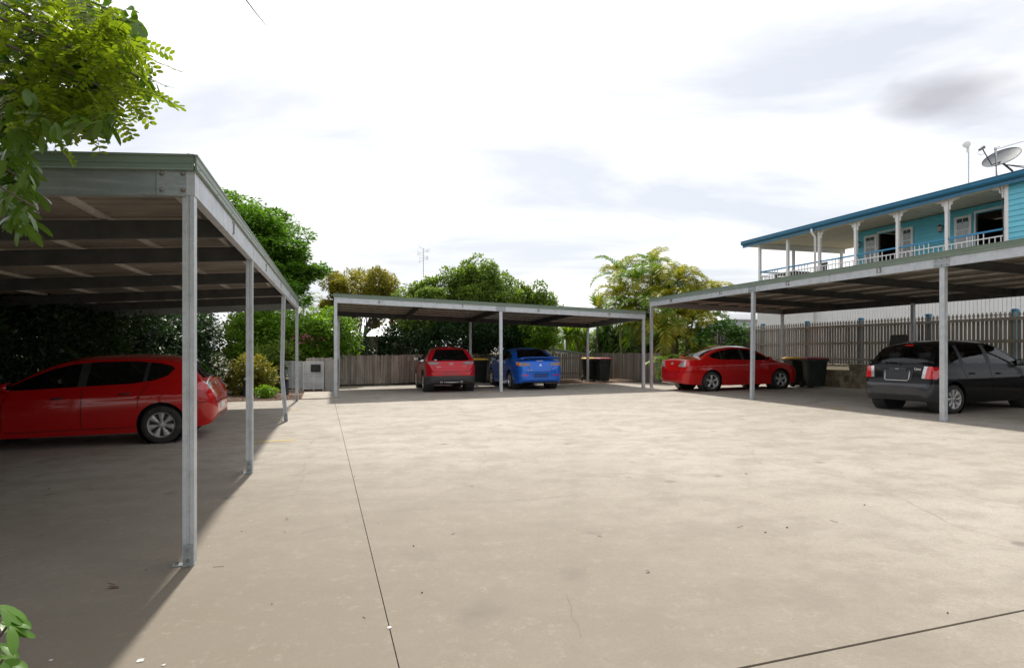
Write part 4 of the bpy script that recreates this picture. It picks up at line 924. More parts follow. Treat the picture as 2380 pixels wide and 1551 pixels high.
# crimson crossover: blanked plate in its recess, badges, exhausts, fog reflectors, wiper, fin aerial
M['plate_red'] = noisy('blank_red_plate', (0.42, 0.05, 0.06), (0.38, 0.04, 0.05), 8, 0.5)
M['plate_blue'] = noisy('blank_blue_plate', (0.01, 0.06, 0.24), (0.02, 0.07, 0.28), 8, 0.5)
tail_part(S2, c2, 'number_plate', [(-.32, .575), (.32, .575), (.24, .685), (-.24, .685)], M['plate_red'], depth=0.012)
badge_text(S2, c2, 'CX-3', 0.06, 0.42, 0.86, M['chrome']); badge_text(S2, c2, 'SKYACTIV', 0.026, -0.44, 0.865, M['chrome'])
for y in (-.34, .34):
    mb = MB(); mb.lathe([(0.030, -0.02), (0.038, -0.02), (0.038, 0.16), (0.030, 0.16), (0.028, 0.0)], (0.02, y, 0.335), (1, 0, 0), 16); mb.build('exhaust_tip', M['chrome'], c2, True, local=True)
    tail_part(S2, c2, 'reflector', [(y * 1.72 - .04, .50), (y * 1.72 + .04, .50), (y * 1.72 + .04, .545), (y * 1.72 - .04, .545)], M['red_lens'])
mb = MB(); mb.tube([(-0.002, -.26, .345), (-0.01, 0, .34), (-0.002, .26, .345)], 0.016, 6); mb.build('bumper_strip', M['alloy'], c2, True, local=True)
mb = MB(); mb.tube([(.14, -.1, 1.07), (.15, .05, 1.085), (.165, .28, 1.09)], 0.010, 6); mb.build('rear_wiper', M['black_trim'], c2, local=True)
mb = MB(); mb.extrude([(0, 0), (.16, 0), (.05, .065), (0, .07)], Vector((.62, -.012, 1.475)), Vector((1, 0, 0)), Vector((0, 0, 1)), Vector((0, .024, 0))); mb.build('fin_aerial', P_MAROON, c2, local=True)
tail_part(S2, c2, 'window_sticker', [(.47, 1.075), (.55, 1.075), (.545, 1.10), (.47, 1.10)], M['white_plate'], depth=0.006)
# blue saloon: spoiler, plate, badge of three diamonds, exhaust
mb = MB(); sp = [(0.02, 1.115), (0.10, 1.135), (0.23, 1.13), (0.24, 1.118), (0.08, 1.105)]
prev = None
for y, dz in ((-.74, -.035), (-.66, -.005), (-.4, .012), (0, .02), (.4, .012), (.66, -.005), (.74, -.035)):
    ring_ = [(x + abs(y) ** 2 * 0.06, y, z + dz) for x, z in sp]; b0 = len(mb.v); mb.v += ring_
    if prev is not None: mb.f += [(prev + k, prev + (k + 1) % 5, b0 + (k + 1) % 5, b0 + k) for k in range(5)]
    else: mb.f.append(tuple(range(b0, b0 + 5))[::-1])
    prev = b0
mb.f.append(tuple(range(prev, prev + 5)))
spo = mb.build('boot_spoiler', P_BLUE, c3, True, local=True)
for y in (-.62, .62):
    mb = MB(); mb.box((0.18, y, 1.085), (0.12, 0.05, 0.07)); mb.build('spoiler_foot', P_BLUE, spo, local=True)
tail_part(S3, c3, 'number_plate', [(-.26, .43), (.26, .43), (.26, .55), (-.26, .55)], M['plate_blue'], depth=0.012)
tail_part(S3, c3, 'number_plate_recess', [(-.30, .545), (.30, .545), (.20, .575), (-.30, .575)], M['black_trim'], depth=0.004)
tail_part(S3, c3, 'brake_light', [(-.12, 1.0), (.12, 1.0), (.12, 1.018), (-.12, 1.018)], M['white_plate'], depth=0.006)
for cy, cz in ((0, .885), (-.024, .85), (.024, .85)):
    tail_part(S3, c3, 'badge', [(cy - .02, cz), (cy, cz - .02), (cy + .02, cz), (cy, cz + .02)], M['chrome'], depth=0.008)
badge_text(S3, c3, 'LANCER', 0.045, 0.40, 0.70, M['chrome']); badge_text(S3, c3, 'ES', 0.04, -0.46, 0.71, M['chrome'])
mb = MB(); mb.lathe([(0.028, 0.0), (0.034, 0.0), (0.034, 0.3)], (0.10, -.42, 0.24), (1, 0, 0), 14); mb.box((0.3, -.42, 0.27), (0.35, 0.4, 0.12)); mb.build('exhaust', M['bolt'], c3, True, local=True)
# red saloon badge
badge_text(S4, c4, 'MAZDA3', 0.042, 0.40, 0.755, M['chrome'])
# black hatchback: plate recess, handle bar, badges, wiper
tail_part(S5, c5, 'number_plate_recess', [(-.32, .66), (.32, .66), (.34, .88), (-.34, .88)], M['black_trim'], depth=0.006)
for pts in ([(-.28, .87), (-.27, .69), (-.24, .665), (.24, .665), (.27, .69), (.28, .87)],):
    mb = MB(); mb.tube([(rear_x(S5, y, z) - .012, y, z) for y, z in pts], 0.011, 6); mb.build('plate_surround', M['alloy'], c5, True, local=True)
tail_part(S5, c5, 'number_plate', [(-.22, .70), (.22, .70), (.22, .82), (-.22, .82)], M['grey_bumper'], depth=0.016)
tail_part(S5, c5, 'tailgate_handle', [(-.19, .87), (.19, .87), (.20, .93), (-.20, .93)], M['grey_bumper'], depth=0.024)
xh = rear_x(S5, 0, .9) - .028; mb = MB(); mb.tube([(xh, .035, .885), (xh, .025, .918)], .005, 6); mb.tube([(xh, -.025, .885), (xh, -.035, .918)], .005, 6); mb.tube([(xh, .030, .90), (xh, -.030, .905)], .005, 6); mb.build('badge', M['chrome'], c5, local=True)
badge_text(S5, c5, 'Getz', 0.075, -0.44, 0.905, M['white_plate'], out=0.01); badge_text(S5, c5, 'HYUNDAI', 0.03, 0.45, 0.905, M['chrome'], out=0.008)
mb = MB(); mb.tube([(.14, .36, 1.055), (.135, .1, 1.045), (.13, -.02, 1.035)], 0.012, 6); mb.tube([(.13, -.02, 1.035), (.12, .0, 1.0)], 0.016, 6); mb.build('rear_wiper', M['black_trim'], c5, local=True)
# red hatchback: plate, badge, wiper, aerial
tail_part(S1, c1, 'number_plate', [(-.19, .50), (.19, .50), (.19, .60), (-.19, .60)], M['white_plate'], depth=0.012)
tail_part(S1, c1, 'badge', [(-.05, .93), (.05, .93), (.05, .965), (-.05, .965)], M['chrome'], depth=0.012); badge_text(S1, c1, 'i30', 0.06, 0.36, .93, M['chrome'])
mb = MB(); mb.tube([(.16, -.05, 1.05), (.2, .1, 1.10), (.22, .3, 1.12)], 0.011, 6); mb.tube([(.16, -.05, 1.05), (.10, -.04, 1.06)], 0.02, 6); mb.build('rear_wiper', M['black_trim'], c1, local=True)
mb = MB(); mb.tube([(.62, 0, 1.43), (.42, 0, 1.56)], 0.005, 5); mb.build('aerial', M['black_trim'], c1, local=True)

# ------------------------------------------------------------------ fences, walls, bins, screen
M['paling'] = noisy('weathered_paling', (0.42, 0.385, 0.33), (0.25, 0.225, 0.19), 7, 0.85, stretch=(1, 1, 0.12), bump=0.4, bscale=60, island=0.3)
M['paling_dark'] = noisy('dark_weathered_paling', (0.27, 0.235, 0.19), (0.15, 0.13, 0.105), 7, 0.85, stretch=(1, 1, 0.12), bump=0.4, bscale=60, island=0.3)
M['picket'] = noisy('grey_picket_back', (0.36, 0.325, 0.28), (0.23, 0.205, 0.175), 6, 0.8, stretch=(1, 1, 0.15), island=0.22)
M['rail'] = noisy('fence_rail_timber', (0.37, 0.33, 0.275), (0.25, 0.22, 0.185), 5, 0.8, stretch=(1, 1, 4))
M['blue_post'] = noisy('blue_painted_post', (0.055, 0.26, 0.42), (0.04, 0.20, 0.33), 5, 0.6)
M['block'] = noisy('mossy_block', (0.38, 0.32, 0.215), (0.17, 0.15, 0.10), 3.5, 0.9, bump=0.6, bscale=40, island=0.18)
M['mortar'] = noisy('wall_mortar', (0.17, 0.155, 0.12), (0.11, 0.10, 0.075), 6, 0.95)
M['white'] = noisy('white_house_paint', (0.83, 0.83, 0.83), (0.76, 0.76, 0.755), 2.5, 0.5)
M['binbody'] = noisy('dark_green_bin_plastic', (0.012, 0.024, 0.018), (0.02, 0.032, 0.026), 5, 0.5)
M['lid_yellow'] = noisy('yellow_bin_lid', (0.72, 0.42, 0.015), (0.6, 0.35, 0.02), 6, 0.45)
M['lid_red'] = noisy('dark_red_bin_lid', (0.30, 0.022, 0.03), (0.24, 0.02, 0.025), 6, 0.45)
M['lid_dark'] = noisy('dark_bin_lid', (0.02, 0.02, 0.022), (0.03, 0.03, 0.03), 6, 0.45)
M['stone'] = noisy('pale_gravel_stone', (0.62, 0.60, 0.56), (0.40, 0.37, 0.33), 9, 0.85)
M['screen'] = noisy('pale_grey_screen_paint', (0.74, 0.75, 0.75), (0.62, 0.63, 0.63), 3, 0.6, island=0.06)
M['render'] = noisy('rendered_pillar', (0.42, 0.41, 0.38), (0.33, 0.32, 0.30), 3, 0.85)
M['dark_panel'] = noisy('dark_meter_panel', (0.03, 0.032, 0.033), (0.05, 0.05, 0.05), 6, 0.35)
M['bollard'] = noisy('dark_blue_bollard', (0.012, 0.018, 0.035), (0.02, 0.026, 0.045), 6, 0.4)
M['bollard_lens'] = noisy('frosted_bollard_lens', (0.62, 0.55, 0.40), (0.5, 0.45, 0.33), 12, 0.4)
M['lawn'] = noisy('lawn_soil', (0.16, 0.22, 0.03), (0.11, 0.16, 0.025), 3, 0.95)
rnd = random.Random(11)
def copy_to(src_me, name, loc, rz, parent, m=None, scale=(1, 1, 1), ry=0.0):
    o = bpy.data.objects.new(name, src_me); col.objects.link(o); o.parent = parent
    o.location = Vector(loc) - wloc(parent); o.rotation_euler = (0, ry, rz); o.scale = scale
    return o
def paling_fence(label, p, q, h, w, gap, m, zoff=0.05, skip=()):
    p = Vector(p); q = Vector(q); d = q - p; d.z = 0; Ln = d.length; d.normalize(); n = Vector((d.y, -d.x, 0)); rz = math.atan2(d.y, d.x)
    p.z = ground(p.x, p.y)
    root = empty('paling_fence', p, 0, label, 'fence', 'low paling fences at the back of the yard')
    me = MB(); me.extrude([(-w / 2, 0), (w / 2, 0), (w / 2, h), (-w / 2, h)], Vector((0, -0.009, 0)), Vector((1, 0, 0)), Vector((0, 0, 1)), Vector((0, 0.018, 0)))
    base = me.build('paling', m, root, local=True); mesh = base.data; first = True
    s = w / 2; i = 0
    while s < Ln:
        c = p + d * s; c.z = ground(c.x, c.y) + zoff; c += n * rnd.uniform(-0.004, 0.004)
        if first: base.location = c - p; base.rotation_euler = (0, 0, rz); first = False
        else: copy_to(mesh, 'paling', c, rz + rnd.uniform(-.01, .01), root, scale=(rnd.uniform(.92, 1.04), 1, rnd.uniform(.975, 1.015)), ry=rnd.uniform(-.012, .012))
        s += w + gap * rnd.uniform(0.6, 1.5); i += 1
    for z in (0.25, h - 0.22):
        a = p - n * 0.035; c = q - n * 0.035; a.z = ground(a.x, a.y) + z; c.z = ground(c.x, c.y) + z; beam('rail', a, c, 0.04, 0.075, M['rail'], root)
    k = 0.6
    while k < Ln:
        c = p + d * k - n * 0.11; c.z = ground(c.x, c.y); bx('fence_post', c + Vector((0, 0, h * 0.49)), (0.1, 0.09, h * 0.98), M['rail'], root, d); k += 2.4
    return root
fa = gp(776, 897); fb = gp(1290, 882); dfa = (fb - fa).normalized()
fr_ = gp(1509, 888.5)
# corner: from the right-hand run back along the lot until it meets the rear run
den = dfa.x * AX.y - dfa.y * AX.x; tt = ((fr_.x - fa.x) * AX.y - (fr_.y - fa.y) * AX.x) / den
corner = fa + dfa * tt
paling_fence('low grey paling fence behind the crimson crossover, boards nearly touching', fa, fa + dfa * (tt * 0.47), 1.17, 0.10, 0.008, M['paling'])
paling_fence('low brown paling fence behind the blue saloon, daylight showing between its boards', fa + dfa * (tt * 0.47), corner, 1.17, 0.085, 0.030, M['paling_dark'])
paling_fence('short dark paling fence running from the bins towards the palms', corner, fr_ - AX * 0.9, 1.17, 0.10, 0.012, M['paling_dark'])
# picket fence on the neighbour's bank
PF0 = Vector((11.32, 21.8, 0))
def PFp(t, off=0.0, z=0.0): q = PF0 + AX * t + BX * off; q.z = z; return q
root = empty('picket_fence', PFp(-8, 0, 1.05), 0, 'tall grey picket fence with spear tops and blue posts on the block wall', 'fence')
ht = 1.50
me = MB(); hw = 0.043
me.extrude([(-hw, 0), (hw, 0), (hw, ht - .17), (.022, ht - .15), (.022, ht - .13), (hw, ht - .10), (hw * .8, ht - .07), (0, ht), (-hw * .8, ht - .07), (-hw, ht - .10), (-.022, ht - .13), (-.022, ht - .15), (-hw, ht - .17)], Vector((0, -0.009, 0)), Vector((1, 0, 0)), Vector((0, 0, 1)), Vector((0, 0.018, 0)))
pk = me.build('picket', M['picket'], root, local=True); rzp = math.atan2(AX.y, AX.x); t = -8.0; first = True
while t < 13.5:
    c = PFp(t, rnd.uniform(-.003, .003), 1.07 + rnd.uniform(-.006, .006))
    if first: pk.location = c - wloc(root); pk.rotation_euler = (0, 0, rzp); first = False
    else: copy_to(pk.data, 'picket', c, rzp, root, scale=(rnd.uniform(.96, 1.02), 1, 1))
    t += 0.118
for z in (1.20, 1.745, 2.33): beam('rail', PFp(-8, -.03, z), PFp(13.4, -.03, z), 0.04, 0.08, M['rail'], root)
t = -1.0 - 2.42 * 2
while t < 13:
    b_ = MB(); c = PFp(t, .07, 0); b_.box(c + Vector((0, 0, 1.80)), (0.11, 0.11, 1.56), AX); po = b_.build('fence_post', M['blue_post'], root)
    b_ = MB(); c = PFp(t, .07, 2.58); b_.box(c + Vector((0, 0, .012)), (0.14, 0.14, 0.024), AX); b_.box(c + Vector((0, 0, .035)), (0.10, 0.10, 0.024), AX); b_.build('post_cap', M['blue_post'], po)
    t += 2.42
# block retaining wall in front of it
wf = gp(1971, 901); wu = wf.dot(BX); wv = wf.dot(AX)
wroot = empty('retaining_wall', LW(wu, wv - 8), 0, 'mossy concrete block wall under the picket fence, one step higher behind the black hatchback', 'wall')
sp_v = gp(1977, 901).dot(AX)           # where the wall steps up
for v0, v1, hh in ((wv - 8, sp_v, 0.80), (sp_v, wv + 7.5, 0.60)):
    b_ = MB(); p0 = LW(wu + .10, v0); p1 = LW(wu + .10, v1); b_.beam(p0, p1, 0.17, hh - .006); b_.build('wall_core', M['mortar'], wroot)
    for cidx in range(int(hh / 0.2 + .01)):
        v = v0 + (0.2 if cidx % 2 else 0.0)
        while v < v1 - 0.1:
            v2 = min(v + 0.39, v1); q0 = LW(wu + .012 + rnd.uniform(0, .004), v + .005); q1 = LW(wu + .012 + rnd.uniform(0, .004), v2 - .005); b_ = MB(); b_.beam(q0, q1, 0.03, 0.188, off=0.006 + cidx * 0.2); b_.build('block', M['block'], wroot); v += 0.4
# bank behind the wall, gravel on it, neighbour's yard
b_ = MB(); 
def bank(u): return 0.86 if u < wu + .3 else 1.04
pts = []
for v in (-30, wv - 8, wv, 30, 60):
    for u, z in ((wu + .19, 0.70 if v > wv else .86), (16.95 + .2, 1.04), (22, 1.02), (60, 1.0), (300, 1.0)):
        q = LW(u, v, z); pts.append(q)
b_.add(pts, [(i * 5 + j, i * 5 + j + 1, (i + 1) * 5 + j + 1, (i + 1) * 5 + j) for i in range(4) for j in range(4)])
tag(b_.build('garden_bank', M['soil']), kind='structure')
def pebbles(name, n, fn, r0, r1, m, lab, cat):
    V = []; Fc = []
    ico = [(0, 0, 1), (.9, 0, .3), (.28, .85, .3), (-.73, .53, .3), (-.73, -.53, .3), (.28, -.85, .3), (0, 0, -.5)]
    fc = [(0, 1, 2), (0, 2, 3), (0, 3, 4), (0, 4, 5), (0, 5, 1), (6, 2, 1), (6, 3, 2), (6, 4, 3), (6, 5, 4), (6, 1, 5)]
    for k in range(n):
        c = fn(); r = rnd.uniform(r0, r1); a = rnd.uniform(0, 6.3); sx = rnd.uniform(.7, 1.3); b0 = len(V)
        V += [(c.x + (x * math.cos(a) - y * math.sin(a) * sx) * r, c.y + (x * math.sin(a) + y * math.cos(a) * sx) * r, c.z + z * r * .6) for x, y, z in ico]; Fc += [tuple(i + b0 for i in f) for f in fc]
    me = bpy.data.meshes.new(name); me.from_pydata(V, [], Fc); o = link(name, me, None, m); tag(o, lab, cat, kind='stuff'); return o
def gsp():
    u = wu + .2 + rnd.random() * .75; v = sp_v + .05 + rnd.random() * 4.0
    return LW(u, v, 0.70 + 0.34 * (u - wu - .19) / (16.95 + .2 - wu - .19) + .01)
pebbles('gravel', 2600, gsp, .015, .04, M['stone'], 'pale gravel heaped along the foot of the picket fence', 'gravel')
# wheelie bins
def make_bin(loc, rz, lidmat, label, open_lid=False, group='wheelie bins'):
    root = empty('wheelie_bin', loc, rz, label, 'bin', group)
    secs = [(.23, .25, .04), (.235, .26, .10), (.27, .325, .88), (.285, .34, .90), (.30, .36, .905), (.30, .36, .96), (.285, .345, .965)]
    mb = MB(); n = 12
    def ring(hx, hy, z):
        r = .06; o = []
        for cx_, cy_, a in ((hx - r, hy - r, 0), (-hx + r, hy - r, 90), (-hx + r, -hy + r, 180), (hx - r, -hy + r, 270)):
            for k in (0, 45, 90): o.append((cx_ + r * math.cos(R(a + k)), cy_ + r * math.sin(R(a + k)), z))
        return o
    vs_ = [p for s_ in secs for p in ring(*s_)]
    mb.add(vs_, [tuple(range(n))[::-1]] + [(i * n + k, i * n + (k + 1) % n, (i + 1) * n + (k + 1) % n, (i + 1) * n + k) for i in range(len(secs) - 1) for k in range(n)] + ([] if open_lid else [tuple(range((len(secs) - 1) * n, len(secs) * n))]))
    body = mb.build('bin_body', M['binbody'], root, True, local=True)
    try: body.data.set_sharp_from_angle(angle=R(35))
    except Exception: pass
    mb = MB(); ls = [(.305, .375, .967), (.31, .38, .985), (.29, .36, 1.01), (.20, .25, 1.035)]
    vs_ = [p for s_ in ls for p in ring(*s_)]
    mb.add(vs_, [tuple(range(n))[::-1]] + [(i * n + k, i * n + (k + 1) % n, (i + 1) * n + (k + 1) % n, (i + 1) * n + k) for i in range(len(ls) - 1) for k in range(n)] + [tuple(range((len(ls) - 1) * n, len(ls) * n))])
    lid = mb.build('lid', lidmat, root, local=True)
    if open_lid:
        lid.data.transform(Matrix.Translation((0, .375, .967)) @ Matrix.Rotation(R(-97), 4, 'X') @ Matrix.Translation((0, -.375, -.967)))
    mb = MB(); mb.tube([(-.27, .41, .93), (.27, .41, .93)], .016, 8); mb.box((-.2, .385, .93), (.03, .06, .04)); mb.box((.2, .385, .93), (.03, .06, .04)); mb.build('handle', M['binbody'], root, local=True)
    for sx in (-1, 1):
        mb = MB(); mb.lathe([(0, -.025), (.095, -.025), (.1, -.015), (.1, .015), (.095, .025), (.05, .028), (0, .02)], (sx * .26, .30, .10), (1, 0, 0), 18); mb.build('wheel', M['tyre'], root, True, local=True)
    mb = MB(); mb.box((0, -.322, .72), (.16, .004, .05)); mb.build('sticker', M['cladding'], root, local=True)
    return root
def bin_at(px, py, rz, lm, lab, **k): 
    p = gp(px, py); return make_bin(p, rz, lm, lab, **k)
rzb = math.atan2(BX.y, BX.x)
bin_at(1370, 884.5, rzb - R(8), M['lid_yellow'], 'green wheelie bin with yellow lid in the fence corner beside bay 9')
bin_at(1400, 886, rzb - R(2), M['lid_red'], 'green wheelie bin with dark red lid in the fence corner beside bay 9')
make_bin(LW(at(1115, 840, 26.6).dot(BX), at(1115, 840, 26.6).dot(AX)), rzb, M['lid_yellow'], 'yellow-lidded wheelie bin half hidden between the crimson crossover and blue saloon')
def bin_u(px, off):
    k = (px - CX) / F; u = wu - off; v = (u * BX.x - k * u * BX.y) / (k * AX.y - AX.x); return LW(u, v)
make_bin(bin_u(1850, .62), rzb + R(82), M['lid_yellow'], 'yellow-lidded wheelie bin against the block wall in front of the red saloon')
make_bin(bin_u(1893, .66), rzb + R(76), M['lid_red'], 'red-lidded wheelie bin against the block wall beside the gravel')
make_bin(LW(wu - .5, at(2048, 840, 18.6).dot(AX)), rzb - R(90), M['lid_dark'], 'wheelie bin with its dark lid standing open behind the black hatchback', open_lid=True)
# slatted screen at the end of the path
sc0 = gp(703, 907); scx = Vector((math.cos(R(6)), math.sin(R(6)), 0)); scy = Vector((-.8, .6, 0)).normalized()
root = empty('slatted_screen', sc0, 0, 'pale slatted enclosure with a dark panel at the end of the path', 'screen')
hs = 1.02; wfr = 0.74
for k in range(13):
    z = sc0.z + .06 + k * .077
    beam('slat', sc0 + Vector((0, 0, z - sc0.z)), sc0 + scx * wfr + Vector((0, 0, z - sc0.z)), .02, .056, M['screen'], root)
    beam('slat', sc0 + scy * .03 + Vector((0, 0, z - sc0.z + .004)), sc0 + scy * 1.1 + Vector((0, 0, z - sc0.z + .004)), .02, .056, M['screen'], root)
for f_ in (.02, .38, .72): bx('screen_post', sc0 + scx * f_ + Vector((0, .03, hs / 2)), (.05, .03, hs), M['screen'], root, scx)
for f_ in (.25, .65, 1.06): bx('screen_post', sc0 + scy * f_ + Vector((.03, 0.0, hs / 2 + .01)), (.05, .03, hs + .03), M['screen'], root, scy)
bx('dark_panel', sc0 + scx * .47 + Vector((0, -.03, .80)), (.34, .03, .27), M['dark_panel'], root, scx)
bx('pillar', sc0 + scx * 1.0 + Vector((0, .1, .56)), (.44, .25, 1.12), M['render'], root, scx)
for k in range(9):
    bx('paling', sc0 + scx * (.12 + .105 * k) + Vector((0, .16, .58 + .01 * (k % 3))), (.098, .018, 1.16), M['paling'], root, scx)
# bollard lights
def bollard(px, py, lab):
    p = gp(px, py); r_ = empty('bollard_light', p, 0, lab, 'bollard light', 'garden bollard lights')
    mb = MB(); mb.lathe([(.0, 0), (.06, 0), (.06, .02), (.052, .025), (.052, .50)], p, (0, 0, 1), 20); mb.build('column', M['bollard'], r_, True)
    mb = MB(); mb.lathe([(.046, .50), (.046, .585)], p, (0, 0, 1), 20); mb.build('lens', M['bollard_lens'], r_, True)
    mb = MB(); mb.lathe([(.054, .585), (.054, .62), (.03, .632), (0, .634)], p, (0, 0, 1), 20); mb.build('cap', M['bollard'], r_, True)
bollard(667, 916, 'dark bollard light standing just before the slatted screen'); bollard(636, 905.5, 'dark bollard light standing beside the small lawn'); bollard(570, 919, 'dark bollard light beside the yellow-leaved shrub')
# garden bed beyond the left carport, its edging, the small lawn
def flat_patch(name, pts, m, dz, kind='structure'):
    b_ = MB(); v_ = []
    for p in pts: q = Vector((p[0], p[1], 0)); q.z = ground(q.x, q.y) + dz; v_.append(q)
    b_.add(v_, [tuple(range(len(v_)))]); return tag(b_.build(name, m), kind=kind)
def uvp(u, v): q = BX * u + AX * v; return (q.x, q.y)
flat_patch('mulch_bed', [uvp(-12, 19.47), uvp(-.56, 19.47), uvp(-.56, 22.32), uvp(0.34, 22.32), uvp(.34, 27), uvp(-12, 27)], M['mulch'], -.01)
flat_patch('mulch_strip', [uvp(-9.5, -2), uvp(-7.21, -2), uvp(-7.21, 19.46), uvp(-9.5, 19.46)], M['mulch'], -.01)
flat_patch('palm_bed', [uvp(9.2, 23.22), uvp(17, 23.22), uvp(17, 36), uvp(9.2, 36)], M['mulch'], .0)
la, lb, lc, ld = gp(600, 912.5), gp(652, 911), gp(648, 899), gp(602, 900)
flat_patch('lawn', [la.xy, lb.xy, lc.xy, ld.xy], M['lawn'], .0)
e1, e2 = gp(560, 913), gp(706, 912)
for k in range(4):
    a = e1.lerp(e2, k / 4) ; c = e1.lerp(e2, (k + 1) / 4 - .004); beam('edging_board', a, c, .04, .09, M['rail'], bpy.data.objects['mulch_bed'])
def chip():
    u = rnd.uniform(-6, -.6); v = rnd.uniform(19.5, 21.5); q = LW(u, v); q.z += .0; return q
pebbles('mulch_chips', 2500, chip, .012, .035, M['mulch'], 'brown bark chips scattered over the garden bed', 'mulch')
def chip2(): q = LW(rnd.uniform(9.3, 13), rnd.uniform(23.3, 26)); return q
pebbles('mulch_chips', 1500, chip2, .012, .035, M['mulch'], 'brown bark chips under the palms', 'mulch')

# ------------------------------------------------------------------ the blue house and what stands beyond the fences
M['blue_wall'] = noisy('turquoise_weatherboard_paint', (0.15, 0.57, 0.72), (0.135, 0.52, 0.67), 1.5, 0.45, island=0.04)
M['blue_rail'] = noisy('blue_handrail_paint', (0.04, 0.28, 0.52), (0.035, 0.25, 0.47), 3, 0.4)
M['gutter'] = noisy('deep_blue_gutter', (0.014, 0.16, 0.30), (0.012, 0.14, 0.26), 2.5, 0.35)
M['ceiling'] = noisy('cream_ceiling_boards', (0.74, 0.70, 0.58), (0.68, 0.64, 0.53), 1.5, 0.6)
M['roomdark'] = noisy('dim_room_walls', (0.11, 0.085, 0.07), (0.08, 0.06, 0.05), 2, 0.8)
M['deck'] = noisy('deck_boards', (0.20, 0.15, 0.11), (0.15, 0.11, 0.08), 3, 0.7)
M['pane'] = bsdf('window_pane', (0.05, 0.09, 0.10), 0.04, 0.0, 0.5, 0.6)[0]
M['curtain'] = noisy('white_lace_curtain', (0.62, 0.64, 0.66), (0.5, 0.52, 0.55), 9, 0.8)
M['roof_iron'] = noisy('roof_iron', (0.35, 0.37, 0.38), (0.28, 0.3, 0.31), 2, 0.45, 0.3)
M['dishgrey'] = noisy('grey_dish_mesh', (0.19, 0.20, 0.21), (0.14, 0.15, 0.16), 8, 0.6)
M['steel_dark'] = noisy('dark_bracket_steel', (0.05, 0.05, 0.055), (0.09, 0.08, 0.08), 8, 0.55, 0.3)
M['brass'] = noisy('aged_brass_lantern', (0.18, 0.12, 0.05), (0.12, 0.08, 0.04), 20, 0.4, 0.6)
M['lampglass'] = bsdf('lantern_glass', (0.5, 0.48, 0.4), 0.15)[0]
HA = Vector((12.2, 30.7, 0)); hx_ = -AX; hy_ = BX
def H(s, t, z): q = HA + hx_ * s + hy_ * t; q.z = z; return q
FL, PLT, RL = 4.42, 6.74, 5.35
house = empty('blue_house', H(0, 0, 1.0), 0, 'high-set turquoise weatherboard house with a white-railed verandah under a blue gutter', 'house')
def hb(name, s0, s1, t0, t1, z0, z1, m, parent=None):
    b_ = MB(); b_.box(H((s0 + s1) / 2, (t0 + t1) / 2, (z0 + z1) / 2), (abs(s1 - s0), abs(t1 - t0), z1 - z0), hx_); return b_.build(name, m, parent or house)
SP = 1.922; SG = 6 * SP
def boards(segs, t, z0, z1, pitch=0.17, parent=None):
    z = z0; p_ = parent or house
    while z < z1 - .02:
        for s0, s1 in segs(z + pitch / 2):
            b_ = MB(); h = min(pitch, z1 - z)
            prof_ = [(0, 0), (-.036, 0), (-.008, h), (0, h)]
            b_.extrude(prof_, H(s0, t, z), hy_, Vector((0, 0, 1)), hx_ * (s1 - s0)); b_.build('weatherboard', M['blue_wall'], p_)
        z += pitch
D1, D2, HEAD = (5.02, 6.10), (9.14, 10.10), 6.50
def segs_in(z):
    return [(3.9, SG)] if z > HEAD else [(3.9, D1[0]), (D1[1], D2[0]), (D2[1], SG)]
hb('verandah_floor', -.1, 16, -.05, 5.2, FL - .10, FL, M['deck']); hb('floor_beam', -.12, 16, -.08, .0, FL - .36, FL - .10, M['white'])
boards(segs_in, 2.0, FL, PLT)
boards(lambda z: [(SG + .1, 16)], 0.0, FL - .05, 7.0)
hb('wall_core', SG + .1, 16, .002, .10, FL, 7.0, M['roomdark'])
hb('corner_board', SG - .02, SG + .10, -.04, .06, FL, 6.8, M['white']); hb('return_wall', SG, SG + .1, .07, 2.0, FL, PLT, M['blue_wall'])
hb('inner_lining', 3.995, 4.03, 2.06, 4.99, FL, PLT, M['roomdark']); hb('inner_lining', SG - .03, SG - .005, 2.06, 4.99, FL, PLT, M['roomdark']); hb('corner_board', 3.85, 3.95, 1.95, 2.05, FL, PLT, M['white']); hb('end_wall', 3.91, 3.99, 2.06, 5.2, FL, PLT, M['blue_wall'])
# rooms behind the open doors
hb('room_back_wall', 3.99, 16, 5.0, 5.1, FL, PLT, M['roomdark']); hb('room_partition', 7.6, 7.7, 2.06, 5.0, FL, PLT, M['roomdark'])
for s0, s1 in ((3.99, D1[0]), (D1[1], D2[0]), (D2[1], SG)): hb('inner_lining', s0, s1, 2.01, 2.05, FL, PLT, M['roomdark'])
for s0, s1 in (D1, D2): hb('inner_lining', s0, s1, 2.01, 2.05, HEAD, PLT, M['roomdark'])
def door_leaf(s0, s1, curt):
    d_ = hb('door_leaf', s0, s1, 1.925, 1.965, FL + .02, HEAD - .02, M['white'])
    w = s1 - s0
    for i in range(2):
        for k in range(4):
            a = s0 + .09 + i * (w - .18) / 2 + .012; c = s0 + .09 + (i + 1) * (w - .18) / 2 - .012; z0 = FL + .25 + k * .44; z1 = z0 + .40
            hb('pane', a, c, 1.917, 1.922, z0, z1, M['curtain'] if (curt and k < 3) else M['pane'], d_)
door_leaf(4.32, 4.96, False); door_leaf(6.14, 6.66, False); door_leaf(8.36, 9.0, True)
for a, c in (D1, D2):
    for s_ in (a - .05, c): hb('door_frame', s_, s_ + .05, 1.95, 2.06, FL, HEAD + .06, M['white'])
    hb('door_frame', a, c, 1.95, 2.06, HEAD, HEAD + .06, M['white'])
hb('window_frame', 13.0, 14.2, -.06, -.02, 5.2, 6.55, M['white']); hb('pane', 13.08, 14.12, -.066, -.058, 5.28, 6.47, M['pane'])
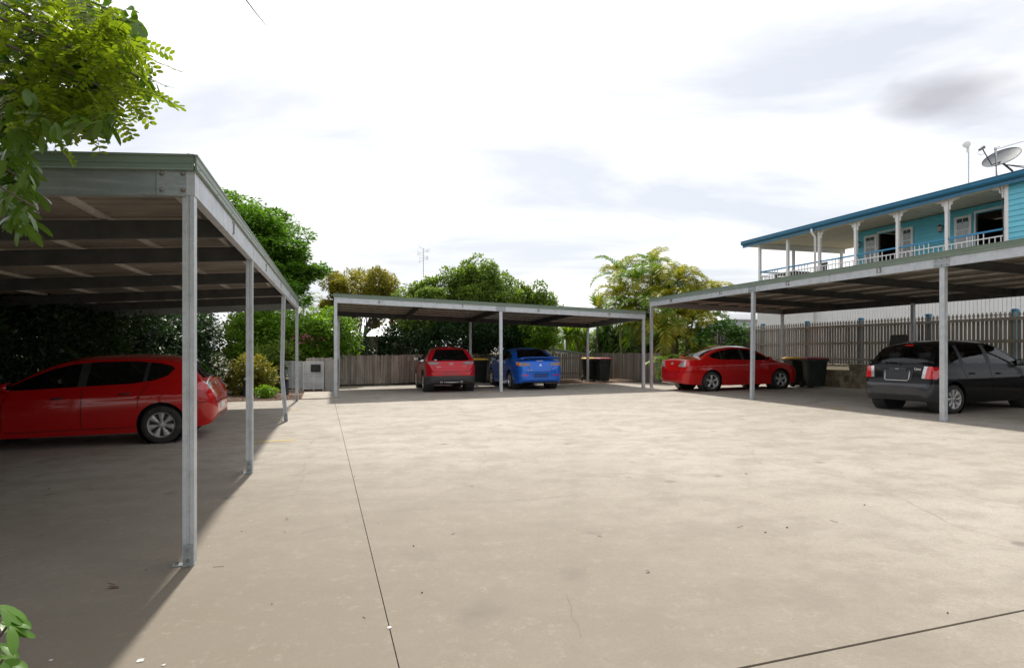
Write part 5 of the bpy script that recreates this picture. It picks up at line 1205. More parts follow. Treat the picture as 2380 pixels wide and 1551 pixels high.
# roof, ceiling, gutter
b_ = MB(); b_.hexa([H(s, t, z) for s, t, z in ((-.9, -.25, 6.82), (16, -.25, 6.82), (16, 6, 7.20), (-.9, 6, 7.20), (-.9, -.25, 6.98), (16, -.25, 6.98), (16, 6, 7.45), (-.9, 6, 7.45))]); b_.build('roof', M['roof_iron'], house)
ceil = hb('ceiling', -.85, SG, -.2, 5.4, 6.775, 6.80, M['ceiling'])
for k in range(12): hb('ceiling_batten', -.85, SG - .01, .2 + k * .42, .215 + k * .42, 6.768, 6.774, M['ceiling'], ceil)
b_ = MB(); b_.extrude([(0, 0), (-.05, 0), (-.11, .05), (-.12, .11), (-.10, .15), (-.12, .18), (-.12, .20), (-.105, .20), (0, .19)], H(-1.0, -.25, 6.82), hy_, Vector((0, 0, 1)), hx_ * 17); gut = b_.build('gutter', M['gutter'], house)
hb('fascia', -1.0, 16, -.245, -.215, 6.70, 6.985, M['gutter']); hb('barge_board', -1.0, -.96, -.21, 6.0, 6.78, 7.0, M['gutter'])
hb('verandah_plate', -.06, SG, -.05, .05, PLT - .03, PLT + .032, M['white'])
hb('end_beam', -.05, .05, .06, 5.2, PLT - .22, PLT + .03, M['white'])
# posts with fretwork brackets
def bracket(s, sg):
    o = H(s + sg * .06, -.012, PLT - .03); b_ = MB()
    pr = [(0, 0), (.36, 0), (.36, -.03), (.33, -.05), (.28, -.035), (.22, -.07), (.17, -.06), (.13, -.10), (.15, -.15), (.10, -.19), (.07, -.17), (.055, -.26), (.07, -.30), (.04, -.34), (0, -.34)]
    b_.extrude(pr if sg > 0 else pr[::-1], o, hx_ * sg, Vector((0, 0, 1)), hy_ * .026); b_.build('fretwork_bracket', M['white'], house)
for i in range(7):
    s = i * SP
    if i < 6:
        hb('verandah_post', s - .055, s + .055, -.055, .055, FL, PLT - .03, M['white'])
    for sg in (-1, 1):
        if (i >= 3 or (i == 2 and sg > 0)) and not (i == 6 and sg > 0): bracket(s, sg)
for t in (2.0, 5.0): hb('verandah_post', -.055, .055, t - .055, t + .055, FL, PLT - .22, M['white'])
# handrails and balusters
def railing(p, q, n, tall=True):
    d_ = (q - p); Ln = d_.length
    beam('handrail', p + Vector((0, 0, RL - FL)), q + Vector((0, 0, RL - FL)), .075, .055, M['blue_rail'], house)
    beam('mid_rail', p + Vector((0, 0, RL - FL - .20)), q + Vector((0, 0, RL - FL - .20)), .045, .035, M['white'], house)
    beam('bottom_rail', p + Vector((0, 0, .08)), q + Vector((0, 0, .08)), .045, .04, M['white'], house)
    for k in range(n):
        c = p + d_ * ((k + .5) / n); tl_ = tall and abs(k - (n - 1) / 2) < 1.6
        bx('baluster', c + Vector((0, 0, .12 + ((RL - FL - .12) if tl_ else (RL - FL - .32)) / 2)), (.024, .024, (RL - FL - .12) if tl_ else (RL - FL - .32)), M['white'], house, hx_)
for i in range(6): railing(H(i * SP + .055, 0, FL), H((i + 1) * SP - .055, 0, FL), 10 if i else 10)
railing(H(0, .055, FL), H(0, 1.945, FL), 10); railing(H(0, 2.055, FL), H(0, 4.945, FL), 15)
# white louvre screen at the far end
for k in range(9): hb('louvre', 1.2, 3.0, 5.1, 5.13, FL + .3 + k * .14, FL + .36 + k * .14, M['white'])
# downpipe
sC_ = 2 * SP
b_ = MB(); b_.tube([H(sC_ - .13, -.30, 6.80), H(sC_ - .13, -.30, 6.66), H(sC_ - .12, -.13, 6.45), H(sC_ - .12, -.12, 1.0)], .048, 12); b_.build('downpipe', M['white'], house, True)
# wall lanterns
for s in (4.08, 7.85):
    c = H(s, 1.86, 6.18); b_ = MB(); b_.tube([H(s, 1.97, 6.10), H(s, 1.90, 6.02), c + Vector((0, 0, -.14))], .012, 6); b_.lathe([(0, .16), (.03, .13), (.11, .07), (.10, .06)], c, (0, 0, 1), 8); b_.lathe([(.05, -.14), (.06, -.12), (.0, -.16)], c, (0, 0, 1), 8); la_ = b_.build('wall_lantern', M['brass'], house)
    b_ = MB(); b_.lathe([(.055, -.12), (.092, .06)], c, (0, 0, 1), 8); b_.build('lantern_glass', M['lampglass'], la_)
# white batten skirt under the house
zb0, zb1 = 1.02, FL - .36
me_ = MB(); me_.box((0, 0, (zb1 - zb0) / 2), (.118, .02, zb1 - zb0)); bt = me_.build('skirt_batten', M['white'], house, local=True)
rzs = math.atan2(hx_.y, hx_.x); s = -.1; first = True
while s < 16:
    c = H(s, -.02, zb0)
    if first: bt.location = c - wloc(house); bt.rotation_euler = (0, 0, rzs); first = False
    else: copy_to(bt.data, 'skirt_batten', c, rzs, house)
    s += .132
hb('skirt_backing', -.1, 16, .02, .05, zb0, zb1, M['steel_dark'])
# chair and table on the verandah
ch = empty('folding_chair', H(2 * SP - .45, .45, FL), 0, 'black folding chair on the verandah beside the downpipe', 'chair')
b_ = MB(); o = H(2 * SP - .45, .45, FL)
b_.hexa([o + hx_ * a + hy_ * t + Vector((0, 0, z)) for a, t, z in ((-.24, .12, .62), (.24, .12, .62), (.24, .15, .62), (-.24, .15, .62), (-.17, .22, 1.02), (.17, .22, 1.02), (.17, .25, 1.02), (-.17, .25, 1.02))]); b_.build('backrest', M['dark_panel'], ch)
b_ = MB(); b_.box(o + Vector((0, 0, .44)), (.46, .42, .03), hx_); b_.build('seat', M['dark_panel'], ch)
for a in (-.22, .22):
    b_ = MB(); b_.tube([o + hx_ * a + hy_ * -.22, o + hx_ * a + hy_ * .22 + Vector((0, 0, 1.0))], .013, 6); b_.build('leg', M['steel_dark'], ch); b_ = MB(); b_.tube([o + hx_ * a + hy_ * .25, o + hx_ * a + hy_ * -.18 + Vector((0, 0, .46))], .013, 6); b_.build('leg', M['steel_dark'], ch)
tb = empty('dark_table', H(.9, 1.0, FL), 0, 'long dark table at the open end of the verandah', 'table'); o = H(1.0, 1.0, FL)
b_ = MB(); b_.box(o + Vector((0, 0, .80)), (1.5, .8, .05), hx_); b_.build('table_top', M['steel_dark'], tb)
for a in (-.65, .65):
    for t in (-.33, .33): b_ = MB(); b_.box(o + hx_ * a + hy_ * t + Vector((0, 0, .388)), (.06, .06, .775), hx_); b_.build('leg', M['steel_dark'], tb)
# satellite dish
def on_roof(s, t): return 6.98 + (t + .25) * (7.45 - 6.98) / 6.25
dz_ = on_roof(11.4, .55); base = H(11.35, .55, dz_)
ds = empty('satellite_dish', base, 0, 'large grey satellite dish on the roof edge of the turquoise house', 'satellite dish')
dc_ = at(2328, 368, 20.0); nrm = Vector((-.50, -.42, .76)).normalized()
X1 = Vector((.82, -.05, .52)); X1 = (X1 - nrm * X1.dot(nrm)).normalized(); Y1 = nrm.cross(X1)
b_ = MB(); rings_ = []; nR = 8; nA = 36; vs_ = []
for i in range(nR + 1):
    r = i / nR
    for k in range(nA): a = 2 * math.pi * k / nA; vs_.append(dc_ + X1 * (.56 * r * math.cos(a)) + Y1 * (.44 * r * math.sin(a)) + nrm * (.10 * r * r - .05))
fs = [(i * nA + k, i * nA + (k + 1) % nA, (i + 1) * nA + (k + 1) % nA, (i + 1) * nA + k) for i in range(nR) for k in range(nA)]
b_.add(vs_, fs); b_.add([v - nrm * .012 for v in vs_], [f[::-1] for f in fs]); b_.build('reflector', M['dishgrey'], ds, True)
b_ = MB(); b_.tube([vs_[nR * nA + k] for k in range(nA)] + [vs_[nR * nA]], .012, 6); b_.build('rim', M['steel_dark'], ds, True)
b_ = MB(); b_.tube([base, base + Vector((0, 0, .25)), dc_ - nrm * .16, dc_ - nrm * .06], .032, 8); b_.build('mount', M['steel_dark'], ds, True)
for dx, dy in ((1.1, .3), (.7, 1.0)):
    b_ = MB(); q = H(11.35 + dx, .55 + dy, on_roof(12, .55 + dy)); b_.tube([dc_ - nrm * .16 - Vector((0, 0, .05)), q], .014, 6); b_.build('stay', M['steel_dark'], ds)
lnb = at(2283, 345, 19.55); lo_ = dc_ - X1 * .25 + Y1 * -.50 - nrm * .02
lo_ = at(2305, 383, 19.7)
b_ = MB(); b_.tube([dc_ - nrm * .1, lo_, lnb], .018, 6); b_.build('feed_arm', M['steel_dark'], ds, True)
b_ = MB(); b_.tube([lnb + Vector((.06, 0, .05)), lnb + Vector((-.10, 0, -.05))], [.05, .035], 8); b_.build('feed_horn', M['dishgrey'], ds)
b_ = MB(); a_ = lnb + Vector((-.09, 0, -.06)); b_.tube([a_, a_ + Vector((-.06, 0, -.09)), a_ + Vector((.03, 0, -.14)), a_ + Vector((.17, 0, -.10))], .006, 5); b_.build('cable', M['steel_dark'], ds)
# television aerial
mb0 = H(11.35, -.16, 6.98); mt = at(2311, 342, 19.75); mt.x = mb0.x; mt.y = mb0.y
an = empty('tv_aerial', mb0, 0, 'television aerial with a long boom beside the satellite dish', 'aerial')
b_ = MB(); b_.tube([mb0, mt], .019, 8); b_.build('mast', M['galv'], an)
bd = Vector((.80, -.35, .20)).normalized(); bo = mt - bd * .06
for dz in (0, -.05): b_ = MB(); b_.tube([bo + Vector((0, 0, dz)), bo + bd * 2.0 + Vector((0, 0, dz))], .011, 6); b_.build('boom', M['galv'], an)
ed = Vector((bd.y, -bd.x, 0)).normalized()
for k in range(9): b_ = MB(); c = bo + bd * (.15 + k * .21); ln = .42 - .02 * k; b_.tube([c - ed * ln - Vector((.22, 0, -.02)), c + ed * ln + Vector((.22, 0, -.02))], .005, 5); b_.build('element', M['galv'], an)
b_ = MB(); b_.tube([mt - Vector((.05, 0, 0)), mt + Vector((-.05, -.02, -.25)), mb0 + Vector((-.03, -.03, .4)), mb0 + Vector((.03, -.04, -.1)), H(SG - .1, -.07, 6.6), H(SG - .03, -.07, 5.6), H(SG - .03, -.07, FL)], .009, 6); b_.build('cable', M['steel_dark'], an)
# small radio dish on a pole
pb = H(9.45, 1.2, on_roof(9.45, 1.2)); pt_ = at(2250, 338, pb.y); pt_.x = pb.x
rd = empty('radio_dish', pb, 0, 'small white radio dish on a thin pole on the turquoise house roof', 'radio dish')
b_ = MB(); b_.tube([pb, Vector((pb.x, pb.y, pt_.z))], .02, 8); b_.build('pole', M['galv'], rd)
c = Vector((pb.x - .13, pb.y - .08, pt_.z + .02)); n_ = Vector((-.45, -.85, .1)).normalized()
b_ = MB(); b_.lathe([(0, .03), (.09, .03), (.125, .0), (.125, -.02), (.08, -.07), (.04, -.09), (0, -.09)], c, n_, 24); b_.build('dish', M['white'], rd, True)
b_ = MB(); b_.tube([c + Vector((.07, .05, -.10)), c + Vector((.07, .05, -.27))], .04, 10); b_.build('radio_unit', M['white'], rd)
b_ = MB(); b_.beam(c - n_ * .06, Vector((pb.x, pb.y, pt_.z)), .05, .05); b_.build('clamp', M['galv'], rd)
b_ = MB(); a_ = Vector((pb.x, pb.y, pb.z + .25)); b_.tube([a_ + Vector((.02, 0, .1))] + [a_ + Vector((.10 + .08 * math.cos(t), -.02, .02 + .08 * math.sin(t))) for t in np.linspace(2.6, 8.5, 14)] + [a_ + Vector((.22, -.02, -.12))], .006, 5); b_.build('cable', M['steel_dark'], rd)
# pale weatherboard cottage beyond the palms
def bwh(name, label, p, w, d_, h, pitch_h, wallm, roofm, X=BX, boards_=0.2):
    X = Vector(X).normalized(); Y = Vector((-X.y, X.x, 0)); r_ = empty(name, p, 0, label, 'house'); p = Vector(p)
    b_ = MB(); b_.box(p + X * w / 2 + Y * d_ / 2 + Vector((0, 0, h / 2)), (w, d_, h), X); b_.build('wall', wallm, r_)
    if boards_:
        z = .1
        while z < h: b_ = MB(); b_.box(p + X * w / 2 - Y * .012 + Vector((0, 0, z + boards_ * .45)), (w, .02, boards_ * .9), X); b_.build('weatherboard', wallm, r_); z += boards_
    b_ = MB(); o = p - X * .3 - Y * .3 + Vector((0, 0, h)); W_, D_ = w + .6, d_ + .6
    e = [o, o + X * W_, o + X * W_ + Y * D_, o + Y * D_]; r0 = o + Y * D_ / 2 + X * .9 + Vector((0, 0, pitch_h)); r1 = o + Y * D_ / 2 + X * (W_ - .9) + Vector((0, 0, pitch_h))
    b_.add(e + [r0, r1], [(0, 1, 5, 4), (1, 2, 5), (2, 3, 4, 5), (3, 0, 4), (3, 2, 1, 0)]); b_.build('roof', roofm, r_); return r_, X, Y
M['pale_blue'] = noisy('pale_blue_weatherboard', (0.55, 0.62, 0.68), (0.48, 0.55, 0.62), 2, 0.6)
cot, X_, Y_ = bwh('cottage', 'pale blue weatherboard cottage seen past the palms beside the red saloon', Vector((14.6, 42, 1.0)), 3.6, 4, 2.6, .5, M['pale_blue'], M['roof_iron'])
b_ = MB(); b_.box(Vector((14.6, 42, 2.5)) + X_ * 1.5 - Y_ * .04, (.6, .06, 1.0), X_); b_.build('window', M['pane'], cot)
# low white shed behind the bins
shp = at(1200, 830, 30.0); shp.z = 0.3
shd = empty('garden_shed', shp, 0, 'low white shed with a green roof edge behind the slotted paling fence', 'shed')
pA, pB = at(1235, 801, 30.0), at(1405, 827, 31.2)
for nm, z0, z1, m_, o_ in (('wall', None, -.12, M['white'], 0.0), ('roof_edge', -.12, 0.0, M['trim'], -.06)):
    b_ = MB(); d_ = Vector((.1, 1, 0)).normalized() * 1.6; off_ = Vector((0, o_, 0))
    lo = [Vector((q.x, q.y, .2)) if z0 is None else q + Vector((0, 0, z0 + .004)) for q in (pA, pB)]; hi = [q + Vector((0, 0, z1)) for q in (pA, pB)]
    b_.hexa([lo[0] + off_, lo[1] + off_, lo[1] + d_, lo[0] + d_, hi[0] + off_, hi[1] + off_, hi[1] + d_, hi[0] + d_]); b_.build(nm, m_, shd)
b_ = MB(); q = at(1313, 812, 31.2); b_.tube([q - Vector((0, 0, .3)), q + Vector((0, 0, .48))], .045, 10); b_.build('vent_pipe', M['white'], shd, True)
# brown house behind the grevillea
M['brown_wall'] = noisy('brown_rendered_wall', (0.16, 0.13, 0.10), (0.12, 0.10, 0.08), 2, 0.85)
bwh('brown_house', 'low brown house showing between the trunks behind the slatted screen', Vector((-11.6, 38, .1)), 5, 4, 2.3, .9, M['brown_wall'], M['roof_iron'], Vector((1, .1, 0)), 0)
# tall television mast among the trees
q0 = at(984, 640, 33); q1 = at(984, 577, 33)
ta = empty('tv_mast', Vector((q0.x, q0.y, .2)), 0, 'thin television mast rising out of the leafy trees', 'aerial')
b_ = MB(); b_.tube([Vector((q0.x, q0.y, .2)), q1], .02, 6); b_.build('mast', M['galv'], ta)
for k, (dz, ln, tilt) in enumerate(((-.02, .22, .5), (-.2, .30, -.3), (-.38, .24, .4), (-.5, .18, 0), (-.62, .22, -.4))):
    c = q1 + Vector((0, 0, dz)); b_ = MB(); b_.tube([c + Vector((-ln, 0, tilt * ln)), c + Vector((ln, 0, -tilt * ln))], .008, 5); b_.tube([c + Vector((-ln, 0, tilt * ln - .12)), c + Vector((-ln, 0, tilt * ln + .14))], .007, 5); b_.tube([c + Vector((ln, 0, -tilt * ln - .12)), c + Vector((ln, 0, -tilt * ln + .12))], .007, 5); b_.build('element', M['galv'], ta)

# ------------------------------------------------------------------ trees and plants
rng = np.random.default_rng(5)
M['bark'] = noisy('grey_bark', (0.16, 0.13, 0.10), (0.085, 0.07, 0.055), 6, 0.9, stretch=(1, 1, .3), bump=0.6)
M['leaf_poin'] = leafmat('feathery_green_leaf', (0.05, 0.13, 0.015), (0.13, 0.26, 0.025), trans=.42)
M['leaf_dark'] = leafmat('dark_evergreen_leaf', (0.012, 0.036, 0.012), (0.035, 0.075, 0.022), trans=.22)
M['leaf_mid'] = leafmat('mid_green_leaf', (0.075, 0.14, 0.028), (0.20, 0.285, 0.045), trans=.4)
M['leaf_olive'] = leafmat('olive_yellow_leaf', (0.15, 0.165, 0.03), (0.33, 0.29, 0.04), trans=.35)
M['leaf_lime'] = leafmat('lime_green_leaf', (0.10, 0.21, 0.02), (0.21, 0.36, 0.03), trans=.42)
M['leaf_yellow'] = leafmat('yellow_variegated_leaf', (0.12, 0.16, 0.03), (0.34, 0.29, 0.04), trans=.3)
M['leaf_palm'] = leafmat('golden_palm_leaf', (0.14, 0.23, 0.02), (0.42, 0.37, 0.025), trans=.35, tcol=(1.1, 1.1, .6))
M['leaf_palmg'] = leafmat('green_palm_leaf', (0.08, 0.19, 0.02), (0.23, 0.34, 0.03), trans=.35, tcol=(1.1, 1.1, .6))
M['leaf_blue'] = leafmat('blue_green_palm_leaf', (0.10, 0.16, 0.11), (0.20, 0.27, 0.19), trans=.3)
M['leaf_yucca'] = leafmat('yucca_leaf', (0.05, 0.12, 0.03), (0.14, 0.24, 0.05), trans=.25)
M['leaf_yuccal'] = leafmat('lime_yucca_leaf', (0.12, 0.22, 0.02), (0.26, 0.36, 0.04), trans=.35)
M['leaf_big'] = leafmat('broad_glossy_leaf', (0.05, 0.15, 0.025), (0.12, 0.26, 0.04), rough=.3, trans=.3)
M['leaf_over'] = leafmat('overhanging_leaflet', (0.09, 0.15, 0.010), (0.20, 0.27, 0.015), rough=.4, trans=.5)
M['leaf_over2'] = leafmat('overhanging_broad_leaf', (0.03, 0.075, 0.010), (0.09, 0.17, 0.018), rough=.3, trans=.35, spec=.5)
M['cane'] = noisy('palm_cane', (0.28, 0.25, 0.12), (0.20, 0.17, 0.10), 5, 0.7, stretch=(1, 1, 3))
M['pink'] = leafmat('pink_blossom', (0.55, 0.08, 0.22), (0.7, 0.2, 0.35), trans=.3)
M['grass'] = leafmat('grass_blade', (0.13, 0.20, 0.02), (0.25, 0.33, 0.03), trans=.3)
def unit(v): return v / np.maximum(np.linalg.norm(v, axis=-1, keepdims=True), 1e-9)
def leaf_quads(P, D, size, aspect=.45, up=None, fold=.15):
    """P points, D leaf directions -> folded diamond quads (as 4-corner faces)"""
    n = len(P); D = unit(D); r = unit(rng.normal(size=(n, 3))) if up is None else unit(up + .5 * rng.normal(size=(n, 3)))
    S_ = unit(np.cross(D, r)); Nn = np.cross(S_, D)
    ln = (size * rng.uniform(.65, 1.3, n))[:, None]; w = ln * aspect * .5
    a = P; c = P + D * ln; m = P + D * ln * .48 + Nn * ln * fold * .3
    b_ = m + S_ * w - Nn * ln * .03; d_ = m - S_ * w - Nn * ln * .03
    return np.stack([a, b_, c, d_], 1).reshape(-1, 3)
def clumps_in(cent, rad, k, sub, flat=1.0, shell=.55):
    """k sub-clump centres spread through an ellipsoid's outer volume"""
    d = unit(rng.normal(size=(k, 3))); r = rng.uniform(shell * .7, 1.0, k)[:, None] ** .6 * np.where(rng.random((k, 1)) < .22, rng.uniform(1.0, 1.28, (k, 1)), 1.0)
    c = np.array(cent) + d * r * np.array(rad)
    s = sub * rng.uniform(.6, 1.35, k)[:, None] * np.array([1, 1, flat]); return c, s
def foliage(cl, per, size, aspect=.45, droop=-.15, flat_leaf=.5):
    Ps = []; Ds = []
    C_, S_ = cl
    for c, s in zip(C_, S_):
        n = int(per * rng.uniform(.7, 1.3)); d = unit(rng.normal(size=(n, 3))); r = rng.uniform(.25, 1.0, n)[:, None] ** .5
        Ps.append(c + d * r * s); dd = d + .7 * rng.normal(size=(n, 3)); dd[:, 2] = dd[:, 2] * flat_leaf + droop; Ds.append(dd)
    P = np.concatenate(Ps); D = np.concatenate(Ds)
    return leaf_quads(P, D, size, aspect, up=np.array([0, 0, 1.0]))
def limb(mb, p, q, r0, r1, sag=.0, n=5, wob=.06):
    p = Vector(p); q = Vector(q); Ln = (q - p).length; pts = []
    for i in range(n + 1):
        t = i / n; c = p.lerp(q, t) + Vector((random.uniform(-1, 1), random.uniform(-1, 1), random.uniform(-.5, .5))) * (wob * Ln * (t * (1 - t) * 2)) + Vector((0, 0, sag * math.sin(math.pi * t)))
        pts.append(c)
    mb.tube(pts, [r0 + (r1 - r0) * i / n for i in range(n + 1)], 7); return pts
def tree(name, label, base, trunk_top, r0, clumps, per, size, m, aspect=.45, droop=-.15, flat_leaf=.5, group=None, cat='tree', limbs=True, stems=1, extra=None):
    base = Vector(base); root = empty(name, base, 0, label, cat, group)
    mb = MB()
    tops = []
    for k in range(stems):
        o = Vector((random.uniform(-.25, .25), random.uniform(-.2, .2), 0)) * (k > 0)
        tt_ = Vector(trunk_top) + Vector((random.uniform(-.8, .8), random.uniform(-.4, .4), random.uniform(-.3, .3))) * (k > 0)
        limb(mb, base + o - Vector((0, 0, .05)), tt_, r0 * (1 if k == 0 else .7), r0 * .55, n=6); tops.append(tt_)
    if limbs:
        C_ = clumps[0]; idx = rng.permutation(len(C_))[:22]
        for i in idx: t_ = min(tops, key=lambda q: (q - Vector(C_[i])).length); limb(mb, t_.lerp(base, random.uniform(0, .25)), Vector(C_[i]), r0 * .38, r0 * .06, sag=.1)
    mb.build('trunk', M['bark'], root, True)
    quads('crown', foliage(clumps, per, size, aspect, droop, flat_leaf), m, root, origin=tuple(base))
    return root
def cat_cl(*cs): return (np.concatenate([c[0] for c in cs]), np.concatenate([c[1] for c in cs]))
def gz(x, y): return ground(x, y)
# feathery spreading tree behind the left carport
def G3(x, y): return Vector((x, y, ground(x, y)))
cl = cat_cl(clumps_in((-15.0, 27.5, 6.7), (5.4, 3.3, 1.75), 110, 1.05, .45), clumps_in((-11.5, 26.6, 6.0), (2.3, 2.0, 1.5), 60, .8, .48), clumps_in((-10.2, 26.5, 5.0), (1.9, 1.6, .9), 20, .6, .5), clumps_in((-10.4, 26.5, 4.2), (1.9, 1.5, .8), 18, .6, .5))
tree('spreading_tree', 'tall spreading feathery tree rising behind the hedge-side carport', G3(-14, 27.5), (-13.6, 27.4, 4.2), .28, cl, 620, .19, M['leaf_poin'], .42, -.1, .35)
# olive-yellow tree
cl = cat_cl(clumps_in((-7.3, 30.5, 4.45), (1.55, 1.3, .95), 34, .45), clumps_in((-8.8, 30.2, 2.9), (.75, .8, 1.1), 26, .3), clumps_in((-7.0, 30.4, 3.0), (1.4, .8, .35), 10, .3), clumps_in((-5.2, 30.6, 3.7), (.7, .6, .35), 8, .3))
tree('olive_tree', 'olive-yellow fine-leaved tree with bare forked trunks behind bay 6', G3(-7.6, 30.5), (-7.4, 30.5, 2.6), .10, cl, 620, .15, M['leaf_olive'], .38, 0.1, .8, stems=4)
# leafy trees behind the centre carport
for (cx_, cy_, cz_), rad, k, lab in (((-3.9, 29.0, 3.3), (1.3, 1.3, 1.75), 70, 'rounded leafy tree behind the number 7, lower than its neighbour'), ((-1.7, 29.4, 3.7), (1.8, 1.5, 1.95), 110, 'tallest leafy green tree behind the cleat of the middle carport'), ((.75, 29.2, 3.0), (1.3, 1.2, 1.55), 64, 'thinner lighter leafy tree behind the number 8')):
    tree('leafy_tree', lab, G3(cx_, cy_), (cx_, cy_, 2.0), .12, clumps_in((cx_, cy_, cz_), rad, k, .38), 420, .14, M['leaf_mid'], .5, -.1, .7, 'leafy trees behind the middle carport')
tree('small_tree', 'small lime-tipped tree behind the number 8 and the blue saloon', G3(1.2, 28.0), (1.2, 28.0, 1.4), .07, clumps_in((1.25, 28.0, 2.35), (.65, .7, 1.0), 22, .36), 330, .11, M['leaf_lime'], .5, -.1, .7)
for k, (x, y, h, w) in enumerate(((-6.6, 27.2, 2.1, 1.3), (-4.7, 27.6, 2.6, 1.3), (-2.9, 27.9, 2.9, 1.3), (-1.1, 28.0, 2.7, 1.3), (.5, 28.6, 2.3, 1.1))):
    tree('dark_shrub', ['low dark shrub at the fence end behind bay 6', 'dark shrub over the paling fence left of the crimson crossover', 'dark shrub over the paling fence right behind the crimson crossover', 'dark shrub over the fence between the crimson and blue cars', 'dark shrub over the fence right behind the blue saloon'][k], G3(x, y), (x, y, h * .5), .06, clumps_in((x, y, h * .56), (w, .8, h * .5), 34, .42), 400, .12, M['leaf_dark'], .5, -.1, .7, 'dark shrubs over the paling fence', 'shrub', limbs=False)
# dark hedge trees behind the left carport
hl = [(-8.9, 4.5), (-9.6, 7.2), (-10.1, 9.8), (-10.6, 12.4), (-11.0, 14.8), (-11.2, 17.2), (-10.6, 19.4)]
hn = ['nearest the street', 'behind the bonnet of the red hatchback', 'behind the windscreen of the red hatchback', 'behind the roof of the red hatchback', 'behind the second post', 'behind the tailgate of the red hatchback', 'at the bed corner', 'beside the bollard lights']
for k, (x, y) in enumerate(hl):
    h = 3.4 if k < 6 else 2.9
    tree('hedge_tree', 'dense dark hedge tree along the carport rear, ' + hn[k], G3(x, y), (x, y, 1.6), .09, clumps_in((x, y, h * .52), (1.5, 1.35, h * .52), 62, .5), 330, .12, M['leaf_dark'], .5, -.15, .7, 'dark hedge trees behind the carport', limbs=False)
for k, (x, y) in enumerate(((-12.5, 6.0), (-13.5, 11), (-14.2, 16), (-13.5, 21))):
    tree('back_tree', 'taller shade tree behind the dark hedge, ' + ['nearest the street', 'second along', 'third along', 'beside the spreading tree'][k], G3(x, y), (x, y, 2.5), .14, clumps_in((x, y, 3.4), (2.2, 2.2, 2.6), 70, .7), 300, .16, M['leaf_dark'], .5, -.15, .7, 'shade trees behind the hedge', limbs=False)
for k, (x, y, h, m_) in enumerate(((-12.6, 23.6, 3.6, 'leaf_dark'), (-10.9, 26.4, 3.2, 'leaf_mid'), (-9.0, 27.6, 2.8, 'leaf_mid'))):
    tree('garden_tree', ['dark bushy tree joining the hedge to the spreading tree', 'green bushy tree under the spreading tree', 'green bushy tree behind the lime shrubs'][k], G3(x, y), (x, y, 1.6), .09, clumps_in((x, y, h * .5), (1.5, 1.0, h * .5), 60, .5), 330, .14, M[m_], .5, -.15, .7, 'bushy trees behind the garden bed', limbs=False)
# bright garden beyond the left carport
tree('lime_shrub', 'bright lime-green shrub beyond the bent post', G3(-8.2, 24.6), (-8.2, 24.6, 1.0), .05, clumps_in((-8.2, 24.6, 2.0), (1.0, .8, 1.15), 34, .42), 190, .17, M['leaf_lime'], .42, -.15, .6, cat='shrub')
tree('lime_shrub', 'lime-green feathery shrub arching over the slatted screen', G3(-7.3, 25.6), (-7.3, 25.6, 1.2), .05, clumps_in((-7.3, 25.5, 2.05), (.9, .8, .95), 30, .42), 190, .17, M['leaf_lime'], .3, -.25, .6, cat='shrub')
tree('tall_shrub', 'yellow-green tall shrub beyond the dark hedge end', G3(-10.0, 25.0), (-10, 25, 1.2), .06, clumps_in((-9.9, 24.8, 2.2), (1.2, .9, 1.4), 34, .5), 250, .15, M['leaf_lime'], .45, -.15, .6, cat='shrub')
tree('croton_shrub', 'low yellow variegated shrub beside the bollard light', G3(-9.1, 20.9), (-9.1, 20.9, .3), .03, clumps_in((-8.75, 20.8, .68), (.85, .5, .62), 30, .28), 150, .14, M['leaf_yellow'], .4, .2, .8, cat='shrub', limbs=False)
tree('green_shrub', 'mid-green shrub between the lawn and the lime shrubs', G3(-8.9, 23.2), (-8.9, 23.2, .5), .04, clumps_in((-8.8, 23.2, .9), (.9, .6, .85), 26, .34), 220, .14, M['leaf_mid'], .45, -.1, .7, cat='shrub', limbs=False)
tree('round_shrub', 'small round green shrub on the mulch beside the bent post', G3(-7.65, 18.9 + .35), (-7.65, 19.25, .1), .02, clumps_in((-7.62, 19.25, .19), (.27, .22, .17), 14, .12), 120, .07, M['leaf_lime'], .5, .3, .8, cat='shrub', limbs=False)
quads('blossom', leaf_quads(np.array([-8.1, 24.0, 2.0]) + rng.normal(size=(60, 3)) * np.array([.35, .1, .12]), rng.normal(size=(60, 3)), .08, .8), M['pink'], bpy.data.objects['lime_shrub'], origin=tuple(bpy.data.objects['lime_shrub'].location))
# ---- palms
def frond_mesh(base, az, el, length, droop, nleaf, lw, ll, hang=.5):
    """rachis curve plus paired leaflets; returns (rachis pts, leaflet quads)"""
    pts = []; p = Vector(base); e = el
    n = 10
    for i in range(n + 1):
        pts.append(p.copy()); d = Vector((math.cos(az) * math.cos(e), math.sin(az) * math.cos(e), math.sin(e))); p = p + d * (length / n); e -= droop / n * (1 + .8 * i / n)
    Q = []
    side = Vector((-math.sin(az), math.cos(az), 0))
    for i in range(nleaf):
        t = .14 + .86 * i / nleaf; f = t * n; k = min(int(f), n - 1); c = pts[k].lerp(pts[k + 1], f - k); d = (pts[k + 1] - pts[k]).normalized(); upv = side.cross(d) * -1
        Ls = ll * math.sin(math.pi * (.12 + .82 * t)) ** .7
        for sg in (-1, 1):
            ld = (side * sg * .75 + d * .55 + upv * random.uniform(.15, .5)).normalized(); l1 = Ls * random.uniform(.85, 1.1)
            a = c; m1 = c + ld * l1 * .5; tip = c + ld * l1 + Vector((0, 0, -hang * l1 * .7)); w = (d * lw)
            Q += [a - w * .3, m1 - w, m1 + w, a + w * .3, m1 - w, tip, tip, m1 + w]
    return pts, Q
